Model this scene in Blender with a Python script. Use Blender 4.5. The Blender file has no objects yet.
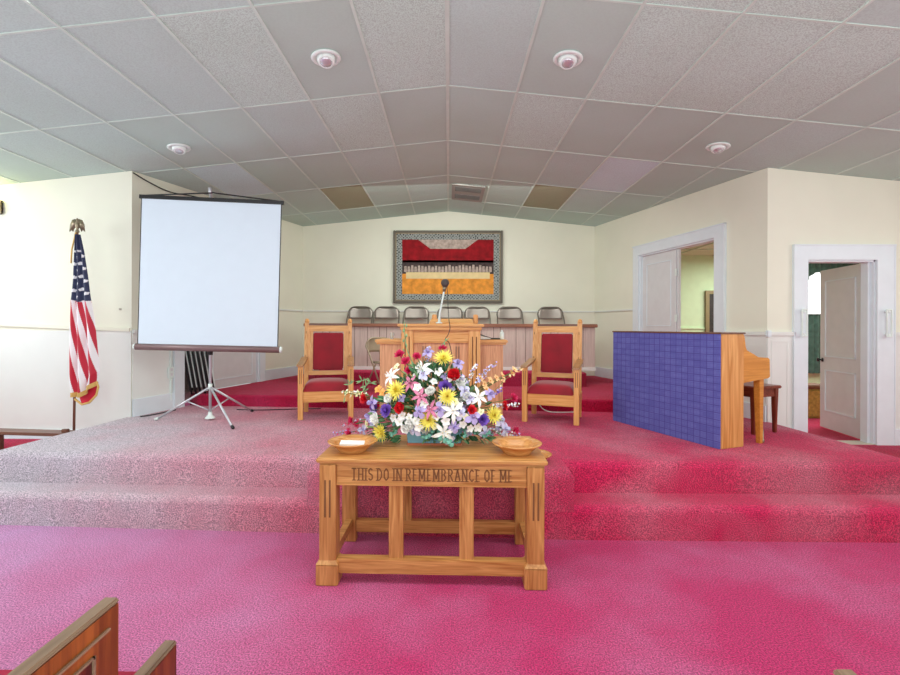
import bpy, bmesh, math, random
from mathutils import Matrix, Vector, Euler
random.seed(7)
PI = math.pi
R = math.radians
C = bpy.context.scene.collection

# ------------------------------------------------------------------ materials
def newmat(name):
    m = bpy.data.materials.new(name); m.use_nodes = True
    nt = m.node_tree
    return m, nt, nt.nodes['Principled BSDF']

def ramp(nt, stops):
    n = nt.nodes.new('ShaderNodeValToRGB')
    while len(n.color_ramp.elements) < len(stops): n.color_ramp.elements.new(0.5)
    for e, (p, c) in zip(n.color_ramp.elements, stops):
        e.position = p; e.color = (*c, 1)
    return n

def L(c):   # sRGB 0-255 -> linear
    o = []
    for v in c:
        v /= 255
        o.append(v/12.92 if v <= .04045 else ((v+.055)/1.055)**2.4)
    return tuple(o)

def plain(name, c, rough=.5, metal=0, var=.06, scale=8, bump=0, bscale=60, sheen=0, **k):
    m, nt, b = newmat(name)
    N = nt.nodes; K = nt.links
    tc = N.new('ShaderNodeTexCoord'); no = N.new('ShaderNodeTexNoise')
    no.inputs['Scale'].default_value = scale; no.inputs['Detail'].default_value = 4
    K.new(tc.outputs['Object'], no.inputs['Vector'])
    c = L(c)
    r = ramp(nt, [(.3, tuple(v*(1-var) for v in c)), (.7, tuple(min(1, v*(1+var)) for v in c))])
    K.new(no.outputs['Fac'], r.inputs['Fac']); K.new(r.outputs['Color'], b.inputs['Base Color'])
    b.inputs['Roughness'].default_value = rough; b.inputs['Metallic'].default_value = metal
    if sheen:
        b.inputs['Sheen Weight'].default_value = sheen; b.inputs['Sheen Roughness'].default_value = .4
    if bump:
        n2 = N.new('ShaderNodeTexNoise'); n2.inputs['Scale'].default_value = bscale
        K.new(tc.outputs['Object'], n2.inputs['Vector'])
        bp = N.new('ShaderNodeBump'); bp.inputs['Strength'].default_value = bump; bp.inputs['Distance'].default_value = .01
        K.new(n2.outputs['Fac'], bp.inputs['Height']); K.new(bp.outputs['Normal'], b.inputs['Normal'])
    for kk, v in k.items(): b.inputs[kk].default_value = v
    return m

def wood(name, c1, c2, axis='Z', rough=.35, scale=1.0):
    m, nt, b = newmat(name)
    N = nt.nodes; K = nt.links
    tc = N.new('ShaderNodeTexCoord'); mp = N.new('ShaderNodeMapping')
    s = [26*scale]*3; s['XYZ'.index(axis)] = 1.6*scale
    mp.inputs['Scale'].default_value = s
    no = N.new('ShaderNodeTexNoise'); no.inputs['Scale'].default_value = 1.6; no.inputs['Detail'].default_value = 6
    no.inputs['Distortion'].default_value = 1.2
    K.new(tc.outputs['Object'], mp.inputs['Vector']); K.new(mp.outputs['Vector'], no.inputs['Vector'])
    c1, c2 = L(c1), L(c2)
    r = ramp(nt, [(.32, c1), (.5, tuple((a+b_)/2 for a, b_ in zip(c1, c2))), (.68, c2)])
    K.new(no.outputs['Fac'], r.inputs['Fac']); K.new(r.outputs['Color'], b.inputs['Base Color'])
    b.inputs['Roughness'].default_value = rough
    bp = N.new('ShaderNodeBump'); bp.inputs['Strength'].default_value = .15; bp.inputs['Distance'].default_value = .004
    K.new(no.outputs['Fac'], bp.inputs['Height']); K.new(bp.outputs['Normal'], b.inputs['Normal'])
    return m

def carpet(name, base, glare_worn, glare_on=True, shift=0.0, x1=-3.6, tmax=.85):
    """cut-pile carpet: speckled pile, foot-worn, window glare on the left painted into its colour"""
    m, nt, b = newmat(name)
    N = nt.nodes; K = nt.links
    geo = N.new('ShaderNodeNewGeometry')
    fine = N.new('ShaderNodeTexNoise'); fine.inputs['Scale'].default_value = 130; fine.inputs['Detail'].default_value = 4
    K.new(geo.outputs['Position'], fine.inputs['Vector'])
    big = N.new('ShaderNodeTexNoise'); big.inputs['Scale'].default_value = 1.5; big.inputs['Detail'].default_value = 5
    K.new(geo.outputs['Position'], big.inputs['Vector'])
    base, glare_worn = L(base), L(glare_worn)
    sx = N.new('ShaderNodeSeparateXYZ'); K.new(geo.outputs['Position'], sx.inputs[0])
    mr = N.new('ShaderNodeMapRange')  # pale glare toward the left is mixed into the pile colour
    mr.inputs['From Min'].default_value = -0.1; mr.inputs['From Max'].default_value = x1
    mr.inputs['To Min'].default_value = 0.0; mr.inputs['To Max'].default_value = tmax if glare_on else .0
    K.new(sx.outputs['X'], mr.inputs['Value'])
    my = N.new('ShaderNodeMapRange')          # painted window glare dies out toward the back of the stage
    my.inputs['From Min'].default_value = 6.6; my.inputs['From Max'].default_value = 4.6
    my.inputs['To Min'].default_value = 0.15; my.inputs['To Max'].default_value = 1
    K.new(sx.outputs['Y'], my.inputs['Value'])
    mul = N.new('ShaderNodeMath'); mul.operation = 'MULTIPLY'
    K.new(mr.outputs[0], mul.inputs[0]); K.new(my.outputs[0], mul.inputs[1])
    bm_ = N.new('ShaderNodeMapRange')
    bm_.inputs['From Min'].default_value = .35; bm_.inputs['From Max'].default_value = .7
    bm_.inputs['To Min'].default_value = -.06+shift; bm_.inputs['To Max'].default_value = .24+shift
    K.new(big.outputs['Fac'], bm_.inputs['Value'])
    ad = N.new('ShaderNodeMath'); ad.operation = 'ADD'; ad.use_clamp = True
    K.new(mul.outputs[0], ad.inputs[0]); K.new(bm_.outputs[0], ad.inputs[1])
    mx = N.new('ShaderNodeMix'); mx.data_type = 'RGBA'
    mx.inputs[6].default_value = (*base, 1); mx.inputs[7].default_value = (*glare_worn, 1)
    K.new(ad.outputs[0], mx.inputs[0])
    sp = ramp(nt, [(.36, (.42, .42, .45)), (.64, (1.5, 1.5, 1.5))])
    K.new(fine.outputs['Fac'], sp.inputs['Fac'])
    m2 = N.new('ShaderNodeMix'); m2.data_type = 'RGBA'; m2.blend_type = 'MULTIPLY'; m2.inputs[0].default_value = .9
    K.new(mx.outputs[2], m2.inputs[6]); K.new(sp.outputs['Color'], m2.inputs[7])
    K.new(m2.outputs[2], b.inputs['Base Color'])
    b.inputs['Roughness'].default_value = 1; b.inputs['Specular IOR Level'].default_value = .1
    b.inputs['Sheen Weight'].default_value = .12; b.inputs['Sheen Roughness'].default_value = .5
    bp = N.new('ShaderNodeBump'); bp.inputs['Strength'].default_value = .8; bp.inputs['Distance'].default_value = .02
    K.new(fine.outputs['Fac'], bp.inputs['Height'])
    wv = N.new('ShaderNodeTexNoise'); wv.inputs['Scale'].default_value = 5
    K.new(geo.outputs['Position'], wv.inputs['Vector'])
    bp2 = N.new('ShaderNodeBump'); bp2.inputs['Strength'].default_value = .35; bp2.inputs['Distance'].default_value = .04
    K.new(wv.outputs['Fac'], bp2.inputs['Height']); K.new(bp2.outputs['Normal'], bp.inputs['Normal'])
    K.new(bp.outputs['Normal'], b.inputs['Normal'])
    return m

def tilemat(name, c, speck=0.0, sc=140):
    m, nt, b = newmat(name)
    N = nt.nodes; K = nt.links
    tc = N.new('ShaderNodeTexCoord')
    no = N.new('ShaderNodeTexNoise'); no.inputs['Scale'].default_value = sc; no.inputs['Detail'].default_value = 3
    K.new(tc.outputs['Object'], no.inputs['Vector'])
    c = L(c)
    r = ramp(nt, [(.4, tuple(v*(1-speck) for v in c)), (.56, c)])
    K.new(no.outputs['Fac'], r.inputs['Fac'])
    n2 = N.new('ShaderNodeTexNoise'); n2.inputs['Scale'].default_value = 1.1
    K.new(tc.outputs['Object'], n2.inputs['Vector'])
    r2 = ramp(nt, [(.3, (.93, .92, .9)), (.7, (1, 1, 1))]); K.new(n2.outputs['Fac'], r2.inputs['Fac'])
    mx = N.new('ShaderNodeMix'); mx.data_type = 'RGBA'; mx.blend_type = 'MULTIPLY'; mx.inputs[0].default_value = 1
    K.new(r.outputs['Color'], mx.inputs[6]); K.new(r2.outputs['Color'], mx.inputs[7])
    K.new(mx.outputs[2], b.inputs['Base Color'])
    b.inputs['Roughness'].default_value = .9
    return m

M = {}
M['wall'] = plain('cream_wall_paint', (232, 233, 216), .7, var=.025, scale=2)
M['wallL'] = plain('cream_wall_paint_low', (226, 230, 226), .6, var=.03, scale=2)
M['trim'] = plain('white_gloss_trim', (224, 234, 240), .45, var=.02)
M['doorp'] = plain('white_door_paint', (214, 216, 218), .45, var=.03)
M['green'] = plain('green_room_paint', (204, 226, 186), .8, var=.03)
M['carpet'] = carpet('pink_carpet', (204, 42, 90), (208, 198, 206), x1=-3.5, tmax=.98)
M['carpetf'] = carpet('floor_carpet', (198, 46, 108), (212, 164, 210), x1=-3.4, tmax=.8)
M['carpetr'] = carpet('red_carpet', (186, 18, 66), (214, 90, 140), glare_on=False)
M['tiles'] = [tilemat('tile_smooth', (186, 210, 202), .03, 60),
              tilemat('tile_speckled', (204, 230, 222), .26, 110),
              tilemat('tile_textured', (192, 216, 211), .10, 90),
              tilemat('tile_bright', (208, 232, 238), .10, 80),
              tilemat('tile_brown', (160, 164, 136), .05, 60)]
M['grid'] = plain('ceiling_grid_metal', (200, 218, 209), .5)
M['oak_z'] = wood('oak_vertical', (206, 140, 72), (232, 178, 112), 'Z')
M['oak_x'] = wood('oak_horizontal', (206, 138, 68), (234, 180, 112), 'X')
M['oak_y'] = wood('oak_depth', (200, 134, 66), (228, 172, 104), 'Y')
M['toak_z'] = wood('table_oak_vertical', (164, 104, 50), (212, 156, 94), 'Z')
M['toak_x'] = wood('table_oak_horizontal', (166, 106, 50), (216, 160, 96), 'X')
M['poak_z'] = wood('pink_oak_vertical', (196, 134, 92), (230, 176, 132), 'Z')
M['honey'] = wood('honey_piano_wood', (186, 118, 44), (212, 148, 68), 'Y', scale=.8)
M['caseoak'] = wood('screen_oak', (186, 122, 58), (222, 164, 100), 'Z', scale=.5)
M['ptop'] = wood('dark_trim_wood', (92, 56, 40), (120, 76, 56), 'X')
M['mahog'] = wood('mahogany', (92, 34, 22), (134, 60, 40), 'Z', .3)
M['mahog_x'] = wood('mahogany_flat', (92, 34, 22), (134, 60, 40), 'X', .3)
M['pew'] = wood('pew_cherry_wood', (92, 42, 12), (146, 78, 30), 'Z', .28, scale=.7)
M['pewcap'] = wood('pew_cap_wood', (112, 88, 70), (140, 114, 92), 'Y', .25)
M['paneling'] = wood('grey_pink_paneling', (186, 168, 160), (206, 190, 180), 'Z', .6)
M['cap'] = wood('brown_cap_rail', (126, 78, 54), (154, 100, 74), 'X')
M['groove'] = plain('dark_groove', (120, 78, 46), .8)
M['engrave'] = plain('engraved_letter_brown', (122, 78, 44), .8)
M['velvet'] = plain('red_velvet', (142, 5, 30), .75, var=.22, scale=5, sheen=.35)
M['cushion'] = plain('pew_red_fabric', (178, 30, 66), .9)
M['steel'] = plain('brown_grey_chair_metal', (162, 153, 144), .28, .5, var=.04)
M['steelf'] = plain('chair_tube_metal', (128, 122, 114), .35, .5)
M['beige'] = plain('beige_chair_metal', (166, 152, 128), .4, .3)
M['chrome'] = plain('silver_tripod_metal', (206, 208, 214), .3, .5)
M['black'] = plain('black_plastic', (26, 26, 28), .4)
M['screen'] = plain('matte_white_screen', (214, 229, 240), .8, var=.01)
M['housing'] = plain('mauve_brown_housing', (128, 104, 104), .4, .3)
M['white'] = plain('white_plastic', (226, 238, 234), .4)
M['gold'] = plain('gold_fringe', (214, 178, 104), .55)
M['eagle'] = plain('antique_brass', (140, 128, 106), .35, .6)
M['polew'] = wood('flag_pole_wood', (120, 84, 66), (148, 108, 88), 'Z')
M['bowl'] = wood('turned_bowl_wood', (184, 118, 58), (222, 164, 100), 'X', .25)
M['bowlr'] = plain('bowl_rim_varnish', (190, 118, 54), .25)
M['felt'] = plain('bowl_felt', (196, 128, 70), .6)
M['paper'] = plain('paper', (240, 240, 236), .8)
M['planter'] = plain('blue_grey_planter', (112, 160, 178), .6)
M['brick'] = plain('terracotta_base', (190, 104, 72), .8)
M['leaf'] = plain('dark_green_leaf', (62, 112, 72), .55, var=.3, scale=20)
M['leaf2'] = plain('pale_green_leaf', (120, 158, 110), .55, var=.2, scale=20)
M['euc'] = plain('eucalyptus_leaf', (104, 164, 146), .6, var=.25, scale=14)
M['stem'] = plain('green_stem', (92, 122, 66), .6)
M['drape'] = plain('dark_green_drape', (66, 92, 82), .8, var=.3, scale=12)
M['pane'] = plain('bright_window', (240, 245, 250), .3, **{'Emission Color': (1, 1, 1, 1), 'Emission Strength': 1.6})
M['bulb'] = plain('lamp_reflector', (205, 208, 212), .25, .6)
M['vent'] = plain('vent_metal', (150, 148, 142), .5)
M['dark'] = plain('dark_painting', (46, 36, 36), .5, var=.5, scale=6)
M['wicker'] = plain('yellow_wicker', (168, 134, 66), .7, var=.3, scale=30)
M['glass'] = plain('clear_glass', (225, 232, 235), .1, **{'Transmission Weight': .7})
M['glow'] = plain('warm_shade', (250, 240, 190), .5, **{'Emission Color': (1, .9, .55, 1), 'Emission Strength': 1})

def petalmat(name, c, **k): return plain(name, c, .55, var=.12, scale=25, **k)
F = {k: petalmat('petal_'+k, v) for k, v in dict(yellow=(248, 232, 110), red=(214, 24, 40), pink=(214, 44, 98), purple=(124, 84, 186),
     lavender=(186, 170, 220), white=(244, 242, 238), cream=(244, 236, 190), blush=(206, 118, 150), orange=(244, 168, 84),
     apricot=(240, 196, 140), palepurple=(206, 204, 232), stamen=(226, 190, 60), green=(150, 190, 100)).items()}

def bluefabric():
    m, nt, b = newmat('blue_geometric_fabric')
    N = nt.nodes; K = nt.links
    tc = N.new('ShaderNodeTexCoord'); mp = N.new('ShaderNodeMapping')
    mp.inputs['Rotation'].default_value = (PI/2, 0, 0)
    K.new(tc.outputs['Object'], mp.inputs['Vector'])
    br = N.new('ShaderNodeTexBrick'); br.offset = .0; br.squash = 1
    br.inputs['Scale'].default_value = 1
    for k, v in (('Mortar Size', .004), ('Brick Width', .066), ('Row Height', .062), ('Mortar Smooth', .1), ('Bias', 0)): br.inputs[k].default_value = v
    br.inputs['Color1'].default_value = (*L((100, 104, 176)), 1); br.inputs['Color2'].default_value = (*L((90, 92, 166)), 1)
    br.inputs['Mortar'].default_value = (*L((76, 72, 146)), 1)
    K.new(mp.outputs['Vector'], br.inputs['Vector'])
    b2 = N.new('ShaderNodeTexBrick'); b2.offset = .5
    b2.inputs['Scale'].default_value = 1
    for k, v in (('Mortar Size', .0025), ('Brick Width', .066), ('Row Height', .031), ('Mortar Smooth', .1)): b2.inputs[k].default_value = v
    b2.inputs['Color1'].default_value = (1, 1, 1, 1); b2.inputs['Color2'].default_value = (.82, .82, .9, 1); b2.inputs['Mortar'].default_value = (.74, .7, .85, 1)
    mp2 = N.new('ShaderNodeMapping'); mp2.inputs['Rotation'].default_value = (PI/2, 0, 0); mp2.inputs['Location'].default_value = (.033, .015, 0)
    K.new(tc.outputs['Object'], mp2.inputs['Vector']); K.new(mp2.outputs['Vector'], b2.inputs['Vector'])
    mx = N.new('ShaderNodeMix'); mx.data_type = 'RGBA'; mx.blend_type = 'MULTIPLY'; mx.inputs[0].default_value = .8
    K.new(br.outputs['Color'], mx.inputs[6]); K.new(b2.outputs['Color'], mx.inputs[7]); K.new(mx.outputs[2], b.inputs['Base Color'])
    b.inputs['Roughness'].default_value = .9
    return m
M['blue'] = bluefabric()

def tapestry_border():
    m, nt, b = newmat('woven_border')
    N = nt.nodes; K = nt.links
    tc = N.new('ShaderNodeTexCoord'); vo = N.new('ShaderNodeTexVoronoi'); vo.inputs['Scale'].default_value = 17; vo.inputs['Randomness'].default_value = .25
    K.new(tc.outputs['Object'], vo.inputs['Vector'])
    r = ramp(nt, [(.2, L((40, 44, 50))), (.34, L((178, 182, 178))), (.55, L((118, 126, 124))), (.7, L((60, 60, 60)))])
    K.new(vo.outputs['Distance'], r.inputs['Fac']); K.new(r.outputs['Color'], b.inputs['Base Color'])
    b.inputs['Roughness'].default_value = .95
    return m
M['tborder'] = tapestry_border()
M['tred'] = plain('woven_dark_red', (140, 12, 24), .95, var=.35, scale=9)
M['tdark'] = plain('woven_dark_mix', (66, 54, 54), .95, var=.6, scale=16)
M['tcream'] = plain('woven_cream', (222, 200, 150), .95, var=.08)
M['torange'] = plain('woven_orange', (222, 146, 58), .95, var=.25, scale=10)
M['tgrey'] = plain('woven_grey_rose', (176, 160, 150), .95, var=.3, scale=18)
M['frame'] = plain('dark_olive_frame', (84, 76, 64), .4, .2)
M['framei'] = plain('dull_gold_fillet', (142, 124, 92), .4, .3)

# ------------------------------------------------------------------ mesh helpers
class MB:
    def __init__(s, T=None): s.bm = bmesh.new(); s.T = T
    def _v(s, co):
        return s.bm.verts.new(s.T(*co) if s.T else co)
    def box(s, x0, x1, y0, y1, z0, z1, m=None):
        vs = [Vector((x, y, z)) for z in (z0, z1) for y in (y0, y1) for x in (x0, x1)]
        if m: vs = [m @ v for v in vs]
        v = [s._v(c) for c in vs]
        for f in ((0, 2, 3, 1), (4, 5, 7, 6), (0, 1, 5, 4), (2, 6, 7, 3), (0, 4, 6, 2), (1, 3, 7, 5)):
            s.bm.faces.new([v[i] for i in f])
        return s
    def hexa(s, pts):   # 8 points ordered like box
        v = [s._v(c) for c in pts]
        for f in ((0, 2, 3, 1), (4, 5, 7, 6), (0, 1, 5, 4), (2, 6, 7, 3), (0, 4, 6, 2), (1, 3, 7, 5)):
            s.bm.faces.new([v[i] for i in f])
        return s
    def prism(s, poly, f0, f1):   # poly list of 2D, f0/f1 map 2D -> 3D for both ends
        a = [s._v(f0(*p)) for p in poly]; b = [s._v(f1(*p)) for p in poly]
        s.bm.faces.new(a[::-1]); s.bm.faces.new(b)
        n = len(poly)
        for i in range(n): s.bm.faces.new((a[i], a[(i+1) % n], b[(i+1) % n], b[i]))
        return s
    def tube(s, pts, r, n=8, cap=True, closed=False):
        pts = [Vector(p) for p in pts]; rr = r if isinstance(r, (list, tuple)) else [r]*len(pts)
        rings = []; up = None
        for i, p in enumerate(pts):
            a = pts[i-1] if i else (pts[-1] if closed else pts[0]); b = pts[i+1] if i < len(pts)-1 else (pts[0] if closed else pts[-1])
            d = (b-a).normalized()
            if up is None: up = Vector((0, 0, 1)) if abs(d.z) < .9 else Vector((1, 0, 0))
            x = d.cross(up).normalized(); up = x.cross(d).normalized()
            rings.append([s._v(p + rr[i]*(math.cos(2*PI*k/n)*x + math.sin(2*PI*k/n)*up)) for k in range(n)])
        rng = len(rings) if closed else len(rings)-1
        for i in range(rng):
            A, B = rings[i], rings[(i+1) % len(rings)]
            for k in range(n): s.bm.faces.new((A[k], A[(k+1) % n], B[(k+1) % n], B[k]))
        if cap and not closed: s.bm.faces.new(rings[0][::-1]); s.bm.faces.new(rings[-1])
        return s
    def lathe(s, prof, n=24, c=(0, 0, 0), m=None):
        rings = []
        for r, z in prof:
            ring = []
            for k in range(n):
                p = Vector((r*math.cos(2*PI*k/n)+c[0], r*math.sin(2*PI*k/n)+c[1], z+c[2]))
                if m: p = m @ p
                ring.append(s._v(p))
            rings.append(ring)
        for A, B in zip(rings, rings[1:]):
            for k in range(n): s.bm.faces.new((A[k], A[(k+1) % n], B[(k+1) % n], B[k]))
        s.bm.faces.new(rings[0][::-1]); s.bm.faces.new(rings[-1])
        return s
    def bevel(s, w, seg=2, sel=None):
        es = [e for e in s.bm.edges if (sel(e) if sel else True)]
        bmesh.ops.bevel(s.bm, geom=es, offset=w, segments=seg, affect='EDGES', clamp_overlap=True)
        return s
    def build(s, name, mat, parent=None, smooth=False, loc=None, rot=None, **k):
        bmesh.ops.recalc_face_normals(s.bm, faces=s.bm.faces[:])
        me = bpy.data.meshes.new(name); s.bm.to_mesh(me); s.bm.free()
        for mm in (mat if isinstance(mat, list) else [mat]): me.materials.append(mm)
        if smooth:
            for p in me.polygons: p.use_smooth = True
        o = bpy.data.objects.new(name, me); C.objects.link(o)
        if parent: o.parent = parent
        if loc: o.location = loc
        if rot: o.rotation_euler = rot
        tag(o, **k)
        return o

def tag(o, label=None, cat=None, group=None, kind=None):
    if label: o['label'] = label
    if cat: o['category'] = cat
    if group: o['group'] = group
    if kind: o['kind'] = kind
    return o
def thing(name, label, cat, loc=(0, 0, 0), rz=0, group=None, kind=None):
    o = bpy.data.objects.new(name, None); C.objects.link(o); o.empty_display_size = .1
    o.location = loc; o.rotation_euler = (0, 0, rz)
    return tag(o, label, cat, group, kind)
def copy_tree(o, parent=None):
    c = o.copy(); C.objects.link(c)
    if parent: c.parent = parent
    for ch in [x for x in bpy.data.objects if x.parent == o]: copy_tree(ch, c)
    return c
def bbox(x0, x1, y0, y1, z0, z1, w=.006, seg=2):
    return MB().box(x0, x1, y0, y1, z0, z1).bevel(w, seg)

# ------------------------------------------------------------------ room numbers
EYE = 1.53
def zc(x): return 3.665 - .1038*abs(x+.02)
Z1, Z2, Z3, Z4 = .245, .49, .64, .855
RC, RB = (3.51, 5.21), (2.68, 8.65)      # right splayed wall: near corner, far corner
LC, LB = (-3.61, 5.28), (-2.72, 8.65)
def frame_fn(a, b, side):
    d = Vector((b[0]-a[0], b[1]-a[1])); ln = d.length; d /= ln
    n = Vector((d.y, -d.x))
    if side*n.x < 0: n = -n
    def T(s, o, z): return Vector((a[0]+d.x*s+n.x*o, a[1]+d.y*s+n.y*o, z))
    return T, ln
TR, LR = frame_fn(RC, RB, 1)
TL, LL = frame_fn(LC, LB, -1)

def wall_piece(b, T, s0, s1, z0, z1=None, th=.12, off=0):
    """a slab of wall in wall coordinates; open top follows the ceiling"""
    pts = []
    for zi in (0, 1):
        for o in (off, off+th):
            for s in (s0, s1):
                p = T(s, o, 0)
                z = z0 if zi == 0 else (z1 if z1 is not None else zc(T(s, 0, 0).x)-.002)
                pts.append((s, o, z))
    v = [b.bm.verts.new(T(*c)) for c in pts]
    for f in ((0, 2, 3, 1), (4, 5, 7, 6), (0, 1, 5, 4), (2, 6, 7, 3), (0, 4, 6, 2), (1, 3, 7, 5)):
        b.bm.faces.new([v[i] for i in f])

# ------------------------------------------------------------------ floors and steps
def slab(name, poly, z0, z1, mat, bev=.0, front=None):
    b = MB().prism(poly, lambda x, y: (x, y, z0), lambda x, y: (x, y, z1))
    if bev:
        b.bevel(bev, 8, lambda e: all(abs(v.co.z-z1) < 1e-5 for v in e.verts) and (front is None or front(e)))
    o = b.build(name, mat, kind='structure')
    return o
for _x0, _x1, _y0 in ((-6.18, -3.76, 4.3), (3.62, 6.18, 3.8)):
    MB().box(_x0, _x1, _y0, 5.2, Z1, Z1+.004).build('carpeted_side_floor', M['carpetr'], kind='structure')
isf = lambda e: max(v.co.y for v in e.verts) < 3.95
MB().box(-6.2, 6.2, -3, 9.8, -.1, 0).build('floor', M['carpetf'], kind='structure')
def nosed(name, front, back, z0, z1, mat, rad=.06, n=7):
    # carpeted step: rounded nose swept along the front line, flat tread behind
    b = MB(); F_ = [Vector(p) for p in front]; inn = []
    for k, p in enumerate(F_):
        ns = []
        for a, c in ((k-1, k), (k, k+1)):
            if 0 <= a and c < len(F_):
                d = (F_[c]-F_[a]).normalized(); ns.append(Vector((-d.y, d.x)))
        m = sum(ns, Vector((0, 0))).normalized()
        inn.append(m/max(.35, m.dot(ns[0])))
    prof = [(0, z0), (0, z1-rad)] + [(rad-rad*math.cos(PI/2*q/n), z1-rad+rad*math.sin(PI/2*q/n)) for q in range(1, n+1)]
    rows = [[b.bm.verts.new((p.x+m.x*o, p.y+m.y*o, z)) for p, m in zip(F_, inn)] for o, z in prof]
    for A_, B_ in zip(rows, rows[1:]):
        for k in range(len(F_)-1): b.bm.faces.new((A_[k], A_[k+1], B_[k+1], B_[k])).smooth = True
    bk = [b.bm.verts.new((x, y, z1)) for x, y in back]; bk0 = [b.bm.verts.new((x, y, z0)) for x, y in back]
    b.bm.faces.new(rows[-1]+bk)
    b.bm.faces.new([row[-1] for row in rows][::-1]+[bk0[0], bk[0]][:2][::1] if False else [row[-1] for row in rows]+[bk[0], bk0[0]])
    b.bm.faces.new([row[0] for row in rows]+[bk[-1], bk0[-1]])
    for k in range(len(back)-1): b.bm.faces.new((bk[k], bk[k+1], bk0[k+1], bk0[k]))
    return b.build(name, mat, kind='structure')
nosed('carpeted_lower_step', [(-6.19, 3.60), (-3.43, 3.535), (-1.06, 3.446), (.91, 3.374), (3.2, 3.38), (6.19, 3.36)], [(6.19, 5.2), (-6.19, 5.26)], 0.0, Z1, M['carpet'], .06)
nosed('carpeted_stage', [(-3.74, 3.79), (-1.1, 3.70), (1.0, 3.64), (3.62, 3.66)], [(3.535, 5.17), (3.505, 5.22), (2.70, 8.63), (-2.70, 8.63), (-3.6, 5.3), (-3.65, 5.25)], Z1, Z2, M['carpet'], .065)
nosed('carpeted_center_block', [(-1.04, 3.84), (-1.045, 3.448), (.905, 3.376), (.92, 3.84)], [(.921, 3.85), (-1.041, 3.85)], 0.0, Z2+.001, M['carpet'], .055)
nosed('carpeted_rear_tier', [(-3.40, 6.10), (-3.2, 6.04), (2.0, 5.77), (3.3, 5.74)], [(3.28, 5.95), (2.69, 8.62), (-2.69, 8.62), (-3.38, 6.15)], Z2, Z3, M['carpetr'], .035)
nosed('carpeted_choir_step', [(-2.02, 8.5), (-2.02, 7.03), (2.05, 7.0), (2.05, 8.5)], [(2.05, 8.6), (-2.02, 8.6)], Z3, Z4, M['carpetr'], .03)
MB().box(-2.1, 2.2, 7.40, 8.6, Z4, 1.095).build('choir_floor', M['carpetr'], kind='structure')

# ------------------------------------------------------------------ ceiling
def ceiling():
    b = MB(); bm = b.bm
    D0, W, LT = 2.92, .61, 1.22
    kinds = {}
    spk = {(-1, 0): 1, (-3, 0): 1, (2, 0): 1, (3, 0): 1, (4, 0): 1, (-4, 0): 2, (-5, 0): 2, (-6, 0): 2, (5, 0): 0, (6, 0): 2,
           (-2, 1): 1, (1, 1): 1, (-6, 1): 2, (-5, 2): 3, (3, 2): 3, (2, 3): 4, (-3, 3): 4,
           (2, -1): 1, (3, -1): 1, (4, -1): 2, (-4, -1): 2, (-3, -1): 2, (-1, -1): 1}
    for r in range(-4, 6):
        for c in range(-10, 10):
            x0, x1 = -.02 + c*W, -.02+(c+1)*W
            y0, y1 = D0+r*LT, D0+(r+1)*LT
            if r == -1 and False: pass
            v = [bm.verts.new((x, y, zc(x))) for x, y in ((x0, y0), (x1, y0), (x1, y1), (x0, y1))]
            f = bm.faces.new(v)
            f.material_index = spk.get((c, r), (0 if (c*3+r*5) % 4 else 2))
    me = bpy.data.meshes.new('ceiling'); bm.to_mesh(me); bm.free()
    for m in M['tiles']: me.materials.append(m)
    o = bpy.data.objects.new('ceiling', me); C.objects.link(o); tag(o, kind='structure')
    g = MB()
    def bar(x0, y0, x1, y1, w):
        for k in (0,):
            if abs(x0-x1) < 1e-6:
                z = zc(x0)
                g.box(x0-w, x0+w, y0, y1, z-.006, z+.004)
            else:
                s = x1-x0
                pts = [(x, y, zc(x)+dz) for dz in (-.005, .004) for y in (y0-w, y0+w) for x in (x0, x1)]
                g.hexa(pts)
    for c in range(-9, 10): bar(-.02+c*W, -1.9, -.02+c*W, 10.2, .011 if c else .016)
    for r in range(-3, 6):
        for c in range(-10, 10): bar(-.02+c*W+.011, D0+r*LT, -.02+(c+1)*W-.011, D0+r*LT, .008)
    g.build('ceiling_grid', M['grid'], kind='structure')
ceiling()

# ------------------------------------------------------------------ walls
b = MB()
T0 = lambda s, o, z: Vector((s, 8.65+o, z))
for x0, x1 in ((-2.9, -.02), (-.02, 2.9)): wall_piece(b, T0, x0, x1, .3)
b.build('wall_back', M['wall'], kind='structure')
TW = lambda s, o, z: Vector((s, 5.27+o, z))       # wing walls
b = MB(); wall_piece(b, TW, -6.2, -3.61, 0); b.build('wall_wing_left', M['wall'], kind='structure')
TWR = lambda s, o, z: Vector((s, 5.21+o, z))
b = MB()
wall_piece(b, TWR, 3.51, 3.935, 0); wall_piece(b, TWR, 3.935, 4.684, 2.277); wall_piece(b, TWR, 4.684, 6.2, 0)
b.build('wall_wing_right', M['wall'], kind='structure')
S0, S1, HEAD = .72, 2.23, 2.655
for T, ln, nm in ((TR, LR, 'wall_right'), (TL, LL, 'wall_left')):
    b = MB(); wall_piece(b, T, 0.0, S0, .1); wall_piece(b, T, S0, S1, HEAD); wall_piece(b, T, S1, ln, .1)
    b.build(nm, M['wall'], kind='structure')
for sx, nm in ((-1, 'wall_far_left'), (1, 'wall_far_right')):
    MB().box(min(sx*6.2, sx*6.32), max(sx*6.2, sx*6.32), -.5, 5.3, 0, zc(6.2)).build(nm, M['wall'], kind='structure')

# chair rails (trim) and wainscot mouldings
tn = [0]
def trim(b, mat='trim'):
    tn[0] += 1
    return b.build('trim_%d' % tn[0], M[mat], kind='structure')
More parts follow.
